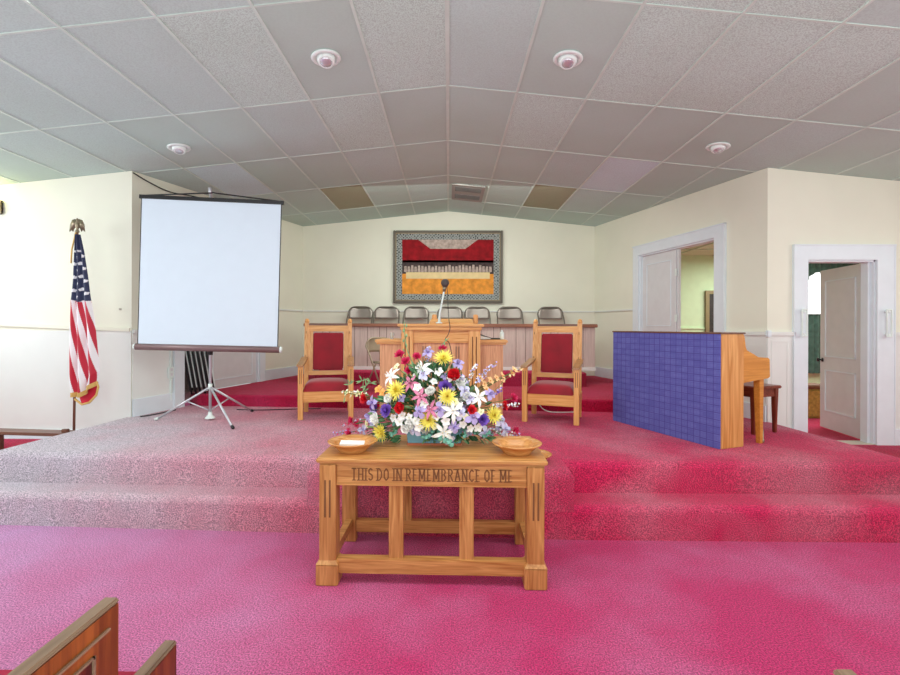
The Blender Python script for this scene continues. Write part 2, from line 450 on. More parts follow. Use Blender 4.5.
# left wing: rail sits a little out of level
b = MB(); b.hexa([(-6.2, 5.245, 1.56), (-3.62, 5.245, 1.462), (-6.2, 5.275, 1.56), (-3.62, 5.275, 1.462),
                  (-6.2, 5.245, 1.60), (-3.62, 5.245, 1.502), (-6.2, 5.275, 1.60), (-3.62, 5.275, 1.502)]); trim(b, 'wall')
b = MB(); b.box(-6.2, -3.61, 5.262, 5.272, Z1, 1.47); trim(b, 'wallL')
b = MB()
for x0, x1 in ((3.5, 3.80), (4.875, 6.2)):
    b.box(x0, x1, 5.18, 5.215, 1.445, 1.485)
trim(b, 'wallL')
b = MB()
for x0, x1 in ((3.51, 3.80), (4.875, 6.2)): b.box(x0, x1, 5.2, 5.212, Z1, 1.445)
trim(b, 'wallL')
b = MB()
for x0, x1 in ((3.55, 3.74), (4.98, 6.2)):
    for (a0, a1, c0, c1) in ((x0, x1, 1.37, 1.39), (x0, x1, .42, .44), (x0, x0+.02, .441, 1.369), (x1-.02, x1, .441, 1.369)):
        b.box(a0, a1, 5.196, 5.202, c0, c1)
trim(b, 'wallL')
for T, ln in ((TR, LR), (TL, LL)):
    b = MB(T); b.box(0, S0-.14, -.03, .0, 1.445, 1.485); b.box(S1+.14, ln-.02, -.022, 0, 1.80, 1.825); trim(b, 'wallL')
    b = MB(T); b.box(0.0, S0-.14, -.008, .0, Z2, 1.445); trim(b, 'wallL')
b = MB(); b.box(-2.70, 2.66, 8.63, 8.652, 1.80, 1.825); trim(b, 'wallL')
# corner beads
b = MB(); b.box(3.495, 3.53, 5.17, 5.215, 1.43, 1.50); trim(b, 'trim')
# baseboards
b = MB(TL); b.box(0.0, S0-.14, -.025, .0, Z2, Z2+.20); b.build('baseboard_left', M['trim'], kind='structure')
b = MB(TL); b.box(S1+.14, LL-.05, -.025, .0, Z3, Z3+.17); b.build('baseboard_left_rear', M['trim'], kind='structure')
b = MB(TR); b.box(0.0, S0-.14, -.025, .0, Z2, Z2+.18); b.build('baseboard_right', M['trim'], kind='structure')
b = MB(TR); b.box(S1+.14, LR-.05, -.025, .0, Z3, Z3+.17); b.build('baseboard_right_rear', M['trim'], kind='structure')
b = MB(); b.box(3.51, 3.79, 5.18, 5.2, Z1, Z1+.18); b.box(4.875, 6.2, 5.18, 5.2, Z1, Z1+.18); b.build('baseboard_wing_right', M['trim'], kind='structure')
b = MB(); b.box(-6.2, -3.62, 5.24, 5.262, Z1, Z1+.10); b.build('baseboard_wing_left', M['trim'], kind='structure')

# closet openings in both splayed walls
def casing(T, nm, zb):
    b = MB(T)
    b.box(S0-.15, S0, -.03, .0, zb, HEAD); b.box(S1, S1+.13, -.03, .0, zb, HEAD)
    b.box(S0-.15, S1+.13, -.03, .0, HEAD, HEAD+.14)
    b.box(S0-.165, S0-.15, -.04, 0, zb, HEAD+.155); b.box(S0-.165, S1+.145, -.04, 0, HEAD+.14, HEAD+.155)
    b.box(S0-.001, S0+.02, .0, .13, zb, HEAD); b.box(S1-.02, S1+.001, 0, .13, zb, HEAD); b.box(S0, S1, 0, .13, HEAD-.02, HEAD+.001)
    return b.build(nm, M['trim'], kind='structure')
casing(TR, 'trim_closet_right', Z2); casing(TL, 'trim_closet_left', Z2)
def leaf(root, T, s0, s1, o0, z0, z1, panels, mat='doorp'):
    b = MB(T); b.box(s0, s1, o0, o0+.035, z0, z1)
    o = b.build('leaf', M[mat], root)
    b = MB(T); w = .012
    for (p0, p1, q0, q1) in panels:
        a0, a1 = s0+p0, s1-p1
        for r_ in ((a0, a1, q1-w, q1), (a0, a1, q0, q0+w), (a0, a0+w, q0, q1), (a1-w, a1, q0, q1)):
            b.box(r_[0], r_[1], o0-.008, o0, r_[2], r_[3])
    b.build('panel_moulding', M['trim'], o)
    return o
d1 = thing('door_1', 'closed white panel leaf of the wide opening behind the piano screen', 'door', kind='structure')
lf = leaf(d1, TR, 1.47, S1-.02, .04, Z3, HEAD-.02, [(.1, .1, 1.55, 2.50), (.1, .1, .8, 1.4)])
b = MB(TR)
for z in (2.31, 1.66): b.box(1.45, 1.48, .025, .04, z-.05, z+.05)
b.build('hinge', M['white'], d1)
b = MB(TR); b.box(1.43, 1.465, .05, .085, Z3, HEAD-.02); b.build('meeting_stile', M['doorp'], d1)
d2 = thing('door_2', 'white panel leaf behind the projection screen', 'door', kind='structure')
leaf(d2, TL, 1.15, S1-.02, .03, Z3, HEAD-.02, [(.12, .1, 1.55, 2.50), (.12, .1, .76, 1.4)])
b = MB(TL); b.box(S0, 1.2, .42, .46, Z2, HEAD); b.box(1.16, 1.2, .07, .42, Z2, HEAD); b.box(S0-.04, S0, .12, .46, Z2, HEAD); b.box(S0, 1.2, .12, .46, Z2+.145, Z3)
b.build('wall_closet_left', plain('pinkish_closet_paint', (226, 212, 208), .7), kind='structure')

# wing door casing, pulls, leaf
b = MB()
b.box(3.792, 3.935, 5.18, 5.21, Z1, 2.277); b.box(4.684, 4.868, 5.18, 5.21, Z1, 2.277); b.box(3.792, 4.868, 5.18, 5.21, 2.277, 2.43)
b.box(3.78, 4.88, 5.17, 5.21, 2.43, 2.445); b.box(3.78, 3.792, 5.175, 5.21, Z1, 2.43); b.box(4.868, 4.88, 5.175, 5.21, Z1, 2.43)
b.box(3.93, 3.95, 5.21, 5.34, Z1, 2.277); b.box(4.668, 4.69, 5.21, 5.34, Z1, 2.277); b.box(3.935, 4.684, 5.21, 5.34, 2.26, 2.28)
b.box(4.64, 4.668, 5.25, 5.34, Z1, 2.26)
b.build('trim_wing_door', M['trim'], kind='structure')
MB().box(3.935, 4.684, 5.2, 5.36, Z1-.01, Z1+.012).build('trim_threshold', plain('threshold_stone', (200, 190, 176), .6), kind='structure')
d3 = thing('door_3', 'open white two-panel door at the right swung into the side room', 'door', (4.70, 5.36, Z1+.02), R(-8), kind='structure')
dl = bbox(-.02, .02, 0, .74, 0, 2.0, .003).build('leaf', M['doorp'], d3)
b = MB()
for q0, q1 in ((.22, .74), (.9, 1.86)):
    for r_ in ((.1, .64, q1-.015, q1), (.1, .64, q0, q0+.015), (.1, .115, q0, q1), (.625, .64, q0, q1)):
        b.box(-.03, -.018, r_[0], r_[1], r_[2], r_[3])
b.build('panel_moulding', M['trim'], dl)
MB().lathe([(0.002, 0), (.026, .004), (.01, .015), (.01, .03), (.026, .045), (.022, .06), (.002, .066)], 14, m=Matrix.Translation((-.02, .69, .86)) @ Matrix.Rotation(R(-90), 4, 'Y')).build('door_knob', M['black'], d3, True)
b = MB()
for z in (.25, 1.0, 1.75): b.box(-.035, .03, -.03, .004, z-.05, z+.05)
b.build('hinge', M['white'], d3)
for x, lab in ((3.868, 'white vertical pull bracket on the casing left of the open door'), (4.775, 'white vertical pull bracket on the casing right of the open door')):
    t = thing('casing_pull', lab, 'handle', (x, 5.18, 1.44), group='white pull brackets on the door casing')
    b = MB(); b.tube([(-.03, -.045, 0), (-.03, -.045, .29)], .008); b.tube([(.02, -.045, 0), (.02, -.045, .29)], .008); b.tube([(-.03, -.045, .29), (.02, -.045, .29)], .008); b.tube([(-.03, -.045, 0), (.02, -.045, 0)], .008)
    b.build('bar', M['white'], t)
    for z in (.02, .27): MB().tube([(0, 0, z), (0, -.045, z)], .012).build('mount', M['white'], t)

# ------------------------------------------------------------------ room beyond
MB().box(3.65, 9.2, 5.35, 9.7, Z1-.1, Z1).build('floor_side_room', M['carpetr'], kind='structure')
b = MB(); b.box(2.3, 7.25, 9.6, 9.72, 0, 3.0); b.box(8.05, 9.3, 9.6, 9.72, 0, 3.0); b.box(7.25, 8.05, 9.6, 9.72, 0, .7); b.box(7.25, 8.05, 9.6, 9.72, 2.8, 3.0)
b.build('wall_side_room_back', M['green'], kind='structure')
MB().box(9.2, 9.3, 5.3, 9.7, 0, 3.0).build('wall_side_room_right', M['green'], kind='structure')
MB().box(6.2, 9.3, 5.25, 5.35, 0, 3.0).build('wall_side_room_front', M['green'], kind='structure')
MB().prism([(3.70, 5.37), (9.2, 5.37), (9.2, 9.6), (2.9, 9.6), (2.9, 8.8)], lambda x, y: (x, y, 3.0), lambda x, y: (x, y, 3.02)).build('ceiling_side_room', tilemat('tile_side_room', (216, 226, 196), .15, 60), kind='structure')
b = MB()
for k in range(6): b.box(3.75+.8*k, 3.77+.8*k, 5.4, 9.6, 2.985, 3.0)
for k in range(5): b.box(3.75, 9.2, 5.6+.8*k, 5.62+.8*k, 2.985, 3.0)
b.build('ceiling_grid_side_room', plain('grid_green_shade', (176, 190, 160), .6), kind='structure')
MB().box(2.95, 7.2, 9.575, 9.6, 1.50, 1.53).build('trim_side_room', M['green'], kind='structure')
w = thing('window_1', 'bright window of the side room behind dark green curtains', 'window', (7.65, 9.6, 0), kind='structure')
MB().box(-.40, .40, .02, .05, .7, 2.8).build('pane', M['pane'], w)
b = MB(); b.box(-.44, -.38, -.03, .06, .66, 2.84); b.box(.38, .44, -.03, .06, .66, 2.84); b.box(-.4, .4, -.03, .06, 2.78, 2.84); b.box(-.4, .4, -.03, .06, .66, .72); b.box(-.012, .012, -.01, .03, .7, 2.8); b.box(-.4, .4, -.01, .03, 1.73, 1.78)
b.build('sash_frame', M['trim'], w)
def drape(x0, x1, y, z0, z1, amp=.04, n=60, curve=None):
    b = MB(); top = []; bot = []
    for i in range(n+1):
        u = i/n; x = x0+(x1-x0)*u; yy = y+amp*math.sin(u*PI*2*((x1-x0)/.11))
        zb = z0 if curve is None else z0+curve(u)
        top.append(b.bm.verts.new((x, yy, z1))); bot.append(b.bm.verts.new((x, yy-.01, zb)))
    for i in range(n): b.bm.faces.new((bot[i], bot[i+1], top[i+1], top[i]))
    return b
t = thing('window_curtain', 'dark green swag valance and lower curtain on the side room window', 'curtain', (0, 0, 0))
drape(7.1, 8.2, 9.48, 2.36, 2.94, .03, curve=lambda u: .28*abs(math.sin(u*PI*2))).build('valance', M['drape'], t)
drape(7.1, 8.2, 9.5, .62, 1.8, .03).build('cafe_curtain', M['drape'], t)
MB().tube([(7.1, 9.47, 1.8), (8.2, 9.47, 1.8)], .01).build('curtain_rod', M['black'], t)
t = thing('wicker_hamper', 'yellow wicker hamper just inside the open door', 'basket', (5.25, 6.86, Z1))
b = MB(); b.box(-.18, .18, -.16, .16, 0, .42); b.bevel(.03, 3); b.build('basket_body', M['wicker'], t)
bbox(-.19, .19, -.17, .17, .42, .47, .015).build('lid', plain('brown_lid', (110, 62, 36), .6), t)
t = thing('framed_picture', 'dark picture in a gold frame on the green wall beyond the opening', 'picture', (5.56, 9.57, 1.78))
b = MB(); b.box(-.36, -.29, -.03, .02, -.5, .5); b.box(.29, .36, -.03, .02, -.5, .5); b.box(-.29, .29, -.03, .02, .43, .5); b.box(-.29, .29, -.03, .02, -.5, -.43)
b.build('frame', M['framei'], t)
MB().box(-.29, .29, -.01, .01, -.43, .43).build('canvas', M['dark'], t)
MB().tube([(-.02+.06*math.sin(k*.9), -.014, -.3+.09*k) for k in range(6)], .006, 5).build('painted_light_stroke', M['tgrey'], t)

# ------------------------------------------------------------------ ceiling fixtures
def downlight(x, y, lab, ang):
    z = zc(x); tilt = math.atan(.1038)*(1 if x > 0 else -1)
    t = thing('recessed_light', lab, 'ceiling light', (x, y, z-.003), group='round white recessed ceiling lights'); t.rotation_euler = (0, tilt, 0)
    MB().lathe([(.11, 0), (.112, -.006), (.105, -.014), (.085, -.016), (.08, -.004)], 28).build('trim_ring', M['white'], t, True)
    m = Matrix.Translation((0, 0, -.012)) @ Matrix.Rotation(ang, 4, 'X')
    MB().lathe([(.066, .02), (.07, 0), (.067, -.015), (.06, -.03), (.05, -.038), (.045, -.035)], 24, m=m).build('eyeball', M['white'], t, True)
    MB().lathe([(.046, -.03), (.042, -.038), (.02, -.042), (.002, -.043)], 20, m=m).build('bulb', M['bulb'], t, True)
downlight(-.939, 3.53, 'round white eyeball light in smooth tile left of the ridge, nearest on the left', R(-20))
downlight(.895, 3.559, 'round white eyeball light in smooth tile right of the ridge, nearest on the right', R(-20))
downlight(-2.796, 4.794, 'small round white ceiling light near the left wall corner above the screen', R(-15))
downlight(2.733, 4.802, 'small round white ceiling light near the right wall corner above the piano', R(-15))
t = thing('air_vent', 'grey metal ceiling air vent near the back wall beside the ridge', 'vent', (.285, 7.35, zc(.285)-.004)); t.rotation_euler = (0, math.atan(.1038), 0)
MB().box(-.25, .25, -.42, .42, -.012, 0).bevel(.004).build('plate', M['vent'], t)
for k in range(2):
    b = MB()
    for j in range(5): b.box(-.2, .2, -.32+.4*k+.045*j, -.30+.4*k+.045*j, -.02, -.011)
    b.build('louver', plain('vent_louver_%d' % k, (104, 102, 98), .5), t)

# tapestry ------------------------------------------------------------------
t = thing('framed_tapestry', 'large framed woven tapestry hung on the back wall behind the pulpit', 'tapestry', (-.025, 8.6, 2.63))
W2, H2 = 1.005, .665
def framerect(w, h, bw, y0, y1):
    b = MB(); b.box(-w, -w+bw, y0, y1, -h, h); b.box(w-bw, w, y0, y1, -h, h); b.box(-w+bw, w-bw, y0, y1, h-bw, h); b.box(-w+bw, w-bw, y0, y1, -h, -h+bw); return b
framerect(W2, H2, .045, -.03, .045).bevel(.006).build('frame', M['frame'], t)
framerect(W2-.045, H2-.045, .012, -.015, .03).build('frame_fillet', M['framei'], t)
MB().box(-W2+.05, W2-.05, 0, .03, -H2+.05, H2-.05).build('woven_border', M['tborder'], t)
fb = MB(); iw, ih = .84, .50
fb.box(-iw, iw, -.004, .0, .08, ih); fb.build('woven_red_band', M['tred'], t)
MB().box(-iw, iw, -.004, .0, -.13, .12).build('woven_dark_band', M['tdark'], t)
MB().box(-iw, iw, -.004, .0, -ih, -.13).build('woven_orange_band', M['torange'], t)
MB().box(-iw+.07, iw-.07, -.007, -.004, -.22, -.10).build('woven_cream_band', M['tcream'], t)
MB().prism([(-.55, ih), (.55, ih), (.32, .33), (-.32, .33)], lambda x, z: (x, -.004, z), lambda x, z: (x, -.008, z)).build('woven_grey_panel', M['tgrey'], t)
b = MB()
for k in range(26):
    x = -iw+.06+k*(2*iw-.12)/25; h = random.uniform(.03, .07)
    b.prism([(x-.028, -.09), (x, -.09-.01), (x+.028, -.09), (x+.02, -.03+h), (x-.02, -.03+h)], lambda p, q: (p, -.004, q), lambda p, q: (p, -.008, q))
b.build('woven_zigzag', M['tgrey'], t)

# pony wall in front of the choir --------------------------------------------
t = thing('choir_rail', 'grooved greyish panel half wall with brown cap in front of the choir chairs', 'half wall', (-.02, 7.33, Z4))
MB().box(-2.22, 2.29, -.03, .03, 0, .67).build('panel', M['paneling'], t)
b = MB(); x = -2.15; k = 0
while x < 2.28:
    b.box(x, x+.008, -.033, -.028, .05, .67); x += (.19, .11, .24, .15, .2)[k % 5]; k += 1
b.build('groove', plain('panel_groove', (120, 100, 92), .8), t)
MB().box(-2.25, 2.32, -.07, .06, .67, .722).bevel(.008).build('cap_rail', M['cap'], t)
MB().box(-2.22, 2.30, -.045, -.03, 0, .05).build('base_strip', M['wallL'], t)

# ------------------------------------------------------------------ folding chairs
def folding_chair(label, mback, mframe, group=None):
    t = thing('folding_chair', label, 'chair', group=group)
    # frame: outer bent tube from front feet up and over the back
    w = .225
    def arc(w, r, z, y, n=6):
        return [(-w+r-r*math.cos(a), y, z-r+r*math.sin(a)) for a in [PI/2*i/n for i in range(n+1)]] + [(w-r+r*math.sin(a), y, z-r+r*math.cos(a)) for a in [PI/2*i/n for i in range(n+1)]]
    top = arc(w, .13, .79, .24)
    path = [(-w, -.22, 0)] + [(-w, .16, .58)] + top + [(w, .16, .58), (w, -.22, 0)]
    MB().tube(path, .0125, 8).build('frame', mframe, t, True)
    # curved back panel
    b = MB(); n = 12; rows = []
    for j in range(7):
        z = .575+.205*j/6
        hw = w-.012 if j < 3 else w-.012-.11*(1-math.sqrt(max(0, 1-((j-2.6)/3.8)**2)))
        rows.append([b.bm.verts.new((hw*(2*i/n-1), .215+.03*(j/6)+.035*(1-(2*i/n-1)**2), z)) for i in range(n+1)])
    for A, B in zip(rows, rows[1:]):
        for i in range(n): b.bm.faces.new((A[i], A[i+1], B[i+1], B[i]))
    o = b.build('backrest', mback, t, True)
    md = o.modifiers.new('s', 'SOLIDIFY'); md.thickness = .006
    bbox(-.2, .2, -.19, .17, .415, .44, .012, 3).build('seat', mback, t, True)
    for s in (-1, 1): MB().tube([(s*.2, .30, 0), (s*.2, .0, .42)], .011, 8).build('leg', mframe, t, True)
    MB().tube([(-.2, .24, .09), (.2, .24, .09)], .008, 6).build('stretcher', mframe, t, True)
    return t
px = [(-1.61, 'leftmost of the seven metal folding chairs in the choir row'), (-1.12, 'second metal folding chair from the left in the choir row'),
      (-.60, 'third metal folding chair from the left, left of the pulpit top'), (.018, 'middle metal folding chair in the choir row, behind the pulpit top'),
      (.51, 'fifth metal folding chair from the left, right of the pulpit top'), (1.09, 'sixth metal folding chair from the left, under the tapestry corner'),
      (1.826, 'rightmost metal folding chair of the choir row, set apart behind the right throne')]
fc = folding_chair('', M['steel'], M['steelf'], 'brown metal folding chairs in the choir row')
for i, (x, lab) in enumerate(px):
    o = fc if i == 0 else copy_tree(fc)
    o.location = (x, 8.22, 1.095); o['label'] = lab; o.rotation_euler = (0, 0, R(random.uniform(-3, 3)))
bc = folding_chair('beige metal folding chair half hidden behind the left end of the pulpit', M['beige'], M['beige'])
bc.location = (-.86, 6.50, Z3); bc.rotation_euler = (0, 0, R(42)); bc.scale = (.92, .92, .92)

# folded chairs stored in the left opening
def folded():
    t = thing('folded_chair', '', 'chair', group='folded metal chairs leaning in the left opening')
    w = .22
    MB().tube([(-w, 0, 0), (-w, 0, .8), (-w+.08, 0, .92), (w-.08, 0, .92), (w, 0, .8), (w, 0, 0)], .011, 8).build('frame', M['black'], t, True)
    b = MB(); b.box(-w+.01, w-.01, -.02, .004, .62, .90); b.build('backrest', M['white'], t)
    b = MB(); b.box(-w+.01, w-.01, -.024, -.002, .08, .56); b.build('seat', M['white'], t)
    for s in (-1, 1): MB().tube([(s*(w-.015), .010, .03), (s*(w-.015), .010, .6)], .009, 6).build('leg', M['black'], t)
    return t
f0 = folded()
names = ['nearest', 'second', 'third', 'fourth', 'fifth', 'farthest']
p0 = TL(.80, .02, Z3); p1 = TL(1.10, .02, Z3)
for i in range(6):
    o = f0 if i == 0 else copy_tree(f0)
    o.location = (-3.44+.88*.053*i, 6.22+.47*.053*i, Z3+.004)
    o.rotation_euler = (Matrix.Rotation(R(118), 4, 'Z') @ Matrix.Rotation(R(-9), 4, 'X')).to_euler()
    o['label'] = 'folded black and white metal chair leaning behind the screen, %s of the six' % names[i]

# ------------------------------------------------------------------ throne chairs
def throne(label, loc, rz):
    t = thing('throne_chair', label, 'chair', loc, rz, 'oak throne chairs flanking the pulpit')
    hw = .295
    for s in (-1, 1):
        x = s*(hw-.02)
        lg = bbox(x-.028, x+.028, -.30, -.245, 0, .600, .004).build('front_leg', M['oak_z'], t)
        b = MB()
        for dx in (-.009, .009): b.box(x+dx-.003, x+dx+.003, -.302, -.299, .40, .56)
        b.build('groove', M['groove'], lg)
        # rear post, raked above the seat
        xr = s*(hw-.035)
        b = MB()
        b.hexa([(xr-.026, .21, 0), (xr+.026, .21, 0), (xr-.026, .265, 0), (xr+.026, .265, 0), (xr-.026, .21, .42), (xr+.026, .21, .42), (xr-.026, .265, .42), (xr+.026, .265, .42)])
        b.hexa([(xr-.026, .21, .42), (xr+.026, .21, .42), (xr-.026, .265, .42), (xr+.026, .265, .42), (xr-.026, .31, 1.09), (xr+.026, .31, 1.09), (xr-.026, .355, 1.09), (xr+.026, .355, 1.09)])
        p = b.build('rear_post', M['oak_z'], t)
        MB().lathe([(.026, 0), (.03, .01), (.026, .022), (.022, .036), (.01, .046), (.002, .048)], 12, (xr, .332, 1.088)).build('finial', M['oak_z'], p, True)
        b = MB()
        for z in (.66, .95): b.box(xr-.009, xr-.004, .245+(z-.42)*.153-.042, .245+(z-.42)*.153-.036, z, z+.03)
        b.build('peg', M['groove'], p)
        # arm
        b = MB()
        prof = [(-.34, .592), (-.335, .608), (-.28, .618), (-.05, .634), (.16, .66), (.235, .668), (.235, .645), (0, .615), (-.26, .600)]
        b.prism(prof, lambda y, z: (x-.04, y, z), lambda y, z: (x+.035, y, z)).bevel(.005)
        b.build('arm', wood('worn_arm_wood', (150, 104, 66), (186, 136, 90), 'Y'), t)
        MB().box(x-.02, x+.02, -.25, .23, .20, .30).build('side_rail', M['oak_y'], t)
    a = math.atan(.153)
    def back(z): return .235+(z-.42)*.153
    def panel(x0, x1, z0, z1, d0, d1):
        pts = [(x, back(z)+d, z) for z in (z0, z1) for d in (d0, d1) for x in (x0, x1)]
        return MB().hexa(pts)
    panel(-hw+.06, hw-.06, 1.05, 1.075, -.02, .03).bevel(.004).build('crest_cap', M['ptop'], t)
    panel(-.235, .235, .975, 1.05, -.015, .02).build('top_rail', M['oak_x'], t)
    panel(-.235, .235, .445, .495, -.015, .02).build('lower_rail', M['oak_x'], t)
    for s in (-1, 1): panel(s*.235-(.05 if s > 0 else 0), s*.235+(.05 if s < 0 else 0), .495, .975, -.015, .02).build('back_stile', M['oak_z'], t)
    panel(-.182, .182, .505, .960, -.03, .01).bevel(.012, 3).build('back_cushion', M['velvet'], t)
    b = MB(); n = 24; g_ = []
    for jj in range(n+1):
        row = []
        for ii in range(n+1):
            u, v = ii/n*2-1, jj/n*2-1
            row.append(b.bm.verts.new((.252*u, -.03+.257*v, .31+.10*(1-abs(u)**8)**.5*(1-abs(v)**8)**.5+.016*(1-u*u)*(1-v*v))))
        g_.append(row)
    for A_, B_ in zip(g_, g_[1:]):
        for ii in range(n): b.bm.faces.new((A_[ii], A_[ii+1], B_[ii+1], B_[ii]))
    b.build('seat_cushion', M['velvet'], t, True)
    MB().box(-.25, .25, -.285, -.255, .19, .315).bevel(.004).build('front_apron', M['oak_x'], t)
    MB().box(-.21, .21, .225, .25, .19, .31).build('rear_apron', M['oak_x'], t)
    return t
throne('oak throne chair with red velvet seat left of the pulpit, near the screen', (-1.435, 5.50, Z2), R(12))
throne('oak throne chair with red velvet seat right of the pulpit, near the piano', (1.19, 5.33, Z2), R(-20))

# ------------------------------------------------------------------ pulpit
t = thing('pulpit', 'oak pulpit with fluted columns and lower side wings behind the flowers', 'pulpit', (-.09, 5.15, Z2+.0), R(-.8))
bbox(-.70, .70, .16, .62, 0, .858, .005).build('wing_body', M['poak_z'], t)
bbox(-.75, .75, .11, .67, .858, .893, .008).build('wing_top', M['oak_x'], t)
bbox(-.735, .735, .13, .65, .838, .86, .005).build('wing_moulding', M['oak_x'], t)
MB().box(-.40, .40, .06, .55, 0, 1.0).build('body', M['poak_z'], t)
for s in (-1, 1):
    c = bbox(s*.37-.065, s*.37+.065, -.01, .1, 0, 1.005, .004).build('column', M['oak_z'], t)
    b = MB()
    for dx in (-.022, .022): b.box(s*.37+dx-.006, s*.37+dx+.006, -.013, -.009, .1, .93)
    b.build('flute', M['groove'], c)
bbox(-.31, .31, .02, .1, .875, 1.005, .004).build('header_panel', M['oak_x'], t)
b = MB(); b.box(-.31, .31, .03, .06, .86, .878)
b.build('panel_moulding', M['oak_x'], t)
b = MB()
for x in (-.20, -.17, .17, .20, -.02): b.box(x-.006, x+.006, .052, .062, .05, .82)
b.build('groove', plain('grey_groove', (150, 110, 88), .7), t)
bbox(-.475, .475, -.06, .58, 1.04, 1.07, .008).build('top', M['oak_x'], t)
bbox(-.45, .45, -.035, .56, 1.0, 1.041, .008).build('cornice', M['oak_x'], t)
MB().hexa([(-.12, .10, 1.07), (.33, .10, 1.07), (-.12, .5, 1.07), (.33, .5, 1.07), (-.12, .14, 1.08), (.33, .14, 1.08), (-.12, .42, 1.11), (.33, .42, 1.11)]).build('book_rest', M['oak_x'], t)
b = MB(); b.hexa([(-.13, .06, 1.07), (.36, .06, 1.07), (-.13, .46, 1.115), (.36, .46, 1.115), (-.13, .06, 1.085), (.36, .06, 1.085), (-.13, .46, 1.135), (.36, .46, 1.135)]); b.build('slant_board', M['oak_x'], t)
for x in (-.09, .40): bbox(x-.028, x+.028, .40, .45, 1.07, 1.185, .008).build('rest_post', M['oak_z'], t)

t = thing('microphone', 'dark microphone on a white gooseneck above the pulpit top', 'microphone', (-.10, 5.14, 1.565))
MB().tube([(-.01, 0, .012), (0, .0, .12), (.03, 0, .28), (.045, 0, .36)], [.016, .011, .009, .011], 8).build('gooseneck', M['white'], t, True)
MB().tube([(.045, 0, .35), (.05, -.005, .41)], [.017, .024], 10).build('mic_body', M['eagle'], t, True)
MB().lathe([(.002, -.045), (.03, -.035), (.046, 0), (.04, .03), (.02, .046), (.002, .048)], 16, (.055, -.01, .44)).build('mic_head', plain('mic_mesh', (88, 82, 80), .6, .4, bump=.6, bscale=200), t, True)
MB().tube([(-.01, 0, 0), (-.01, 0, .014)], .035, 16).build('base', M['white'], t, True)
pts = [(.075, -.03, .40), (.085, -.05, .3), (.09, -.08, .15), (.10, -.24, .03), (.11, -.27, -.05), (.09, -.29, -.12), (.06, -.3, -.17), (.10, -.3, -.2), (.13, -.3, -.32), (.15, -.3, -.45)]
def smooth_path(p, n=6):
    out = []; p = [Vector(q) for q in p]
    for i in range(len(p)-1):
        a = p[max(i-1, 0)]; b_ = p[i]; c_ = p[i+1]; d = p[min(i+2, len(p)-1)]
        for k in range(n):
            u = k/n
            out.append(.5*((2*b_)+(-a+c_)*u+(2*a-5*b_+4*c_-d)*u*u+(-a+3*b_-3*c_+d)*u**3))
    return out+[p[-1]]
MB().tube(smooth_path(pts), .0045, 6).build('cable', M['black'], t, True)

# things on the wings
t = thing('open_book', 'open black-covered book on the right wing of the pulpit', 'book', (.47, 5.52, 1.386), R(8))
b = MB(); b.hexa([(-.13, -.09, 0), (0, -.09, 0), (-.13, .09, 0), (0, .09, 0), (-.13, -.09, .05), (0, -.09, .012), (-.13, .09, .07), (0, .09, .02)])
b.build('page_block', M['paper'], t)
b = MB(); b.box(0.0, .14, -.1, .1, 0, .012); b.box(-.14, 0, -.1, .1, -.001, .002); b.hexa([(-.145, -.1, .05), (0, -.1, .014), (-.145, .1, .075), (0, .1, .024), (-.145, -.1, .056), (0, -.1, .02), (-.145, .1, .082), (0, .1, .03)])
b.build('cover', M['black'], t)
t = thing('white_bottle', 'small white bottle on the right wing of the pulpit beside the book', 'bottle', (.615, 5.45, 1.385))
MB().lathe([(.022, 0), (.026, .006), (.026, .07), (.018, .085), (.012, .09)], 14).build('bottle_body', M['white'], t, True)
MB().lathe([(.013, .088), (.014, .105), (.004, .107)], 12).build('bottle_cap', M['white'], t, True)
t = MB().lathe([(.022, 0), (.024, .01), (.02, .02), (.03, .06), (.022, .075), (.018, .075)], 14, (-.665, 5.46, 1.385)).build('drinking_glass', M['glass'], None, True, label='small clear glass on the left wing of the pulpit', cat='glass')
bbox(-.555, -.50, 5.40, 5.46, 1.385, 1.46, .01).build('black_clip', M['black'], None, label='small black clip standing on the left wing against the pulpit', cat='clip')

# ------------------------------------------------------------------ communion table
t = thing('communion_table', 'oak communion table with carved words on its apron at the front', 'table', (-.097, 3.065, 0), R(-1))
HX, Y0, Y1 = .615, -.27, .27   # leg centre offsets
bbox(-.682, .682, -.325, .315, .722, .748, .006, 3).build('tabletop', M['toak_x'], t)
MB().box(-.665, .665, -.305, .29, .708, .723).build('top_moulding', M['toak_x'], t)
for sx in (-1, 1):
    for sy, yy in ((-1, Y0), (1, Y1)):
        x = sx*.613
        lg = bbox(x-.05, x+.05, yy-.05 if sy < 0 else yy-.035, yy+.05 if sy < 0 else yy+.035, 0, .71, .005).build('leg', M['toak_z'], t)
        if sy < 0:
            bbox(x-.066, x+.066, yy-.064, yy+.06, 0, .125, .006).build('foot_block', M['toak_z'], lg)
            MB().hexa([(x-.066, yy-.064, .125), (x+.066, yy-.064, .125), (x-.066, yy+.06, .125), (x+.066, yy+.06, .125), (x-.052, yy-.05, .145), (x+.052, yy-.05, .145), (x-.052, yy+.05, .145), (x+.052, yy+.05, .145)]).build('foot_chamfer', M['toak_z'], lg)
            b = MB()
            for dx in (-.014, .014): b.box(x+dx-.005, x+dx+.005, yy-.052, yy-.049, .40, .62)
            b.build('flute', M['groove'], lg)
    MB().box(sx*.613-.02, sx*.613+.02, Y0, Y1, .59, .71).build('side_apron', M['toak_x'], t)
    MB().box(sx*.613-.022, sx*.613+.022, Y0, Y1, .10, .16).build('side_rail', M['toak_x'], t)
ap = bbox(-.565, .565, Y0-.03, Y0+.0, .592, .71, .004).build('front_apron', M['toak_x'], t)
MB().box(-.565, .565, Y0-.035, Y0-.03, .585, .597).bevel(.002).build('apron_bead', M['toak_x'], ap)
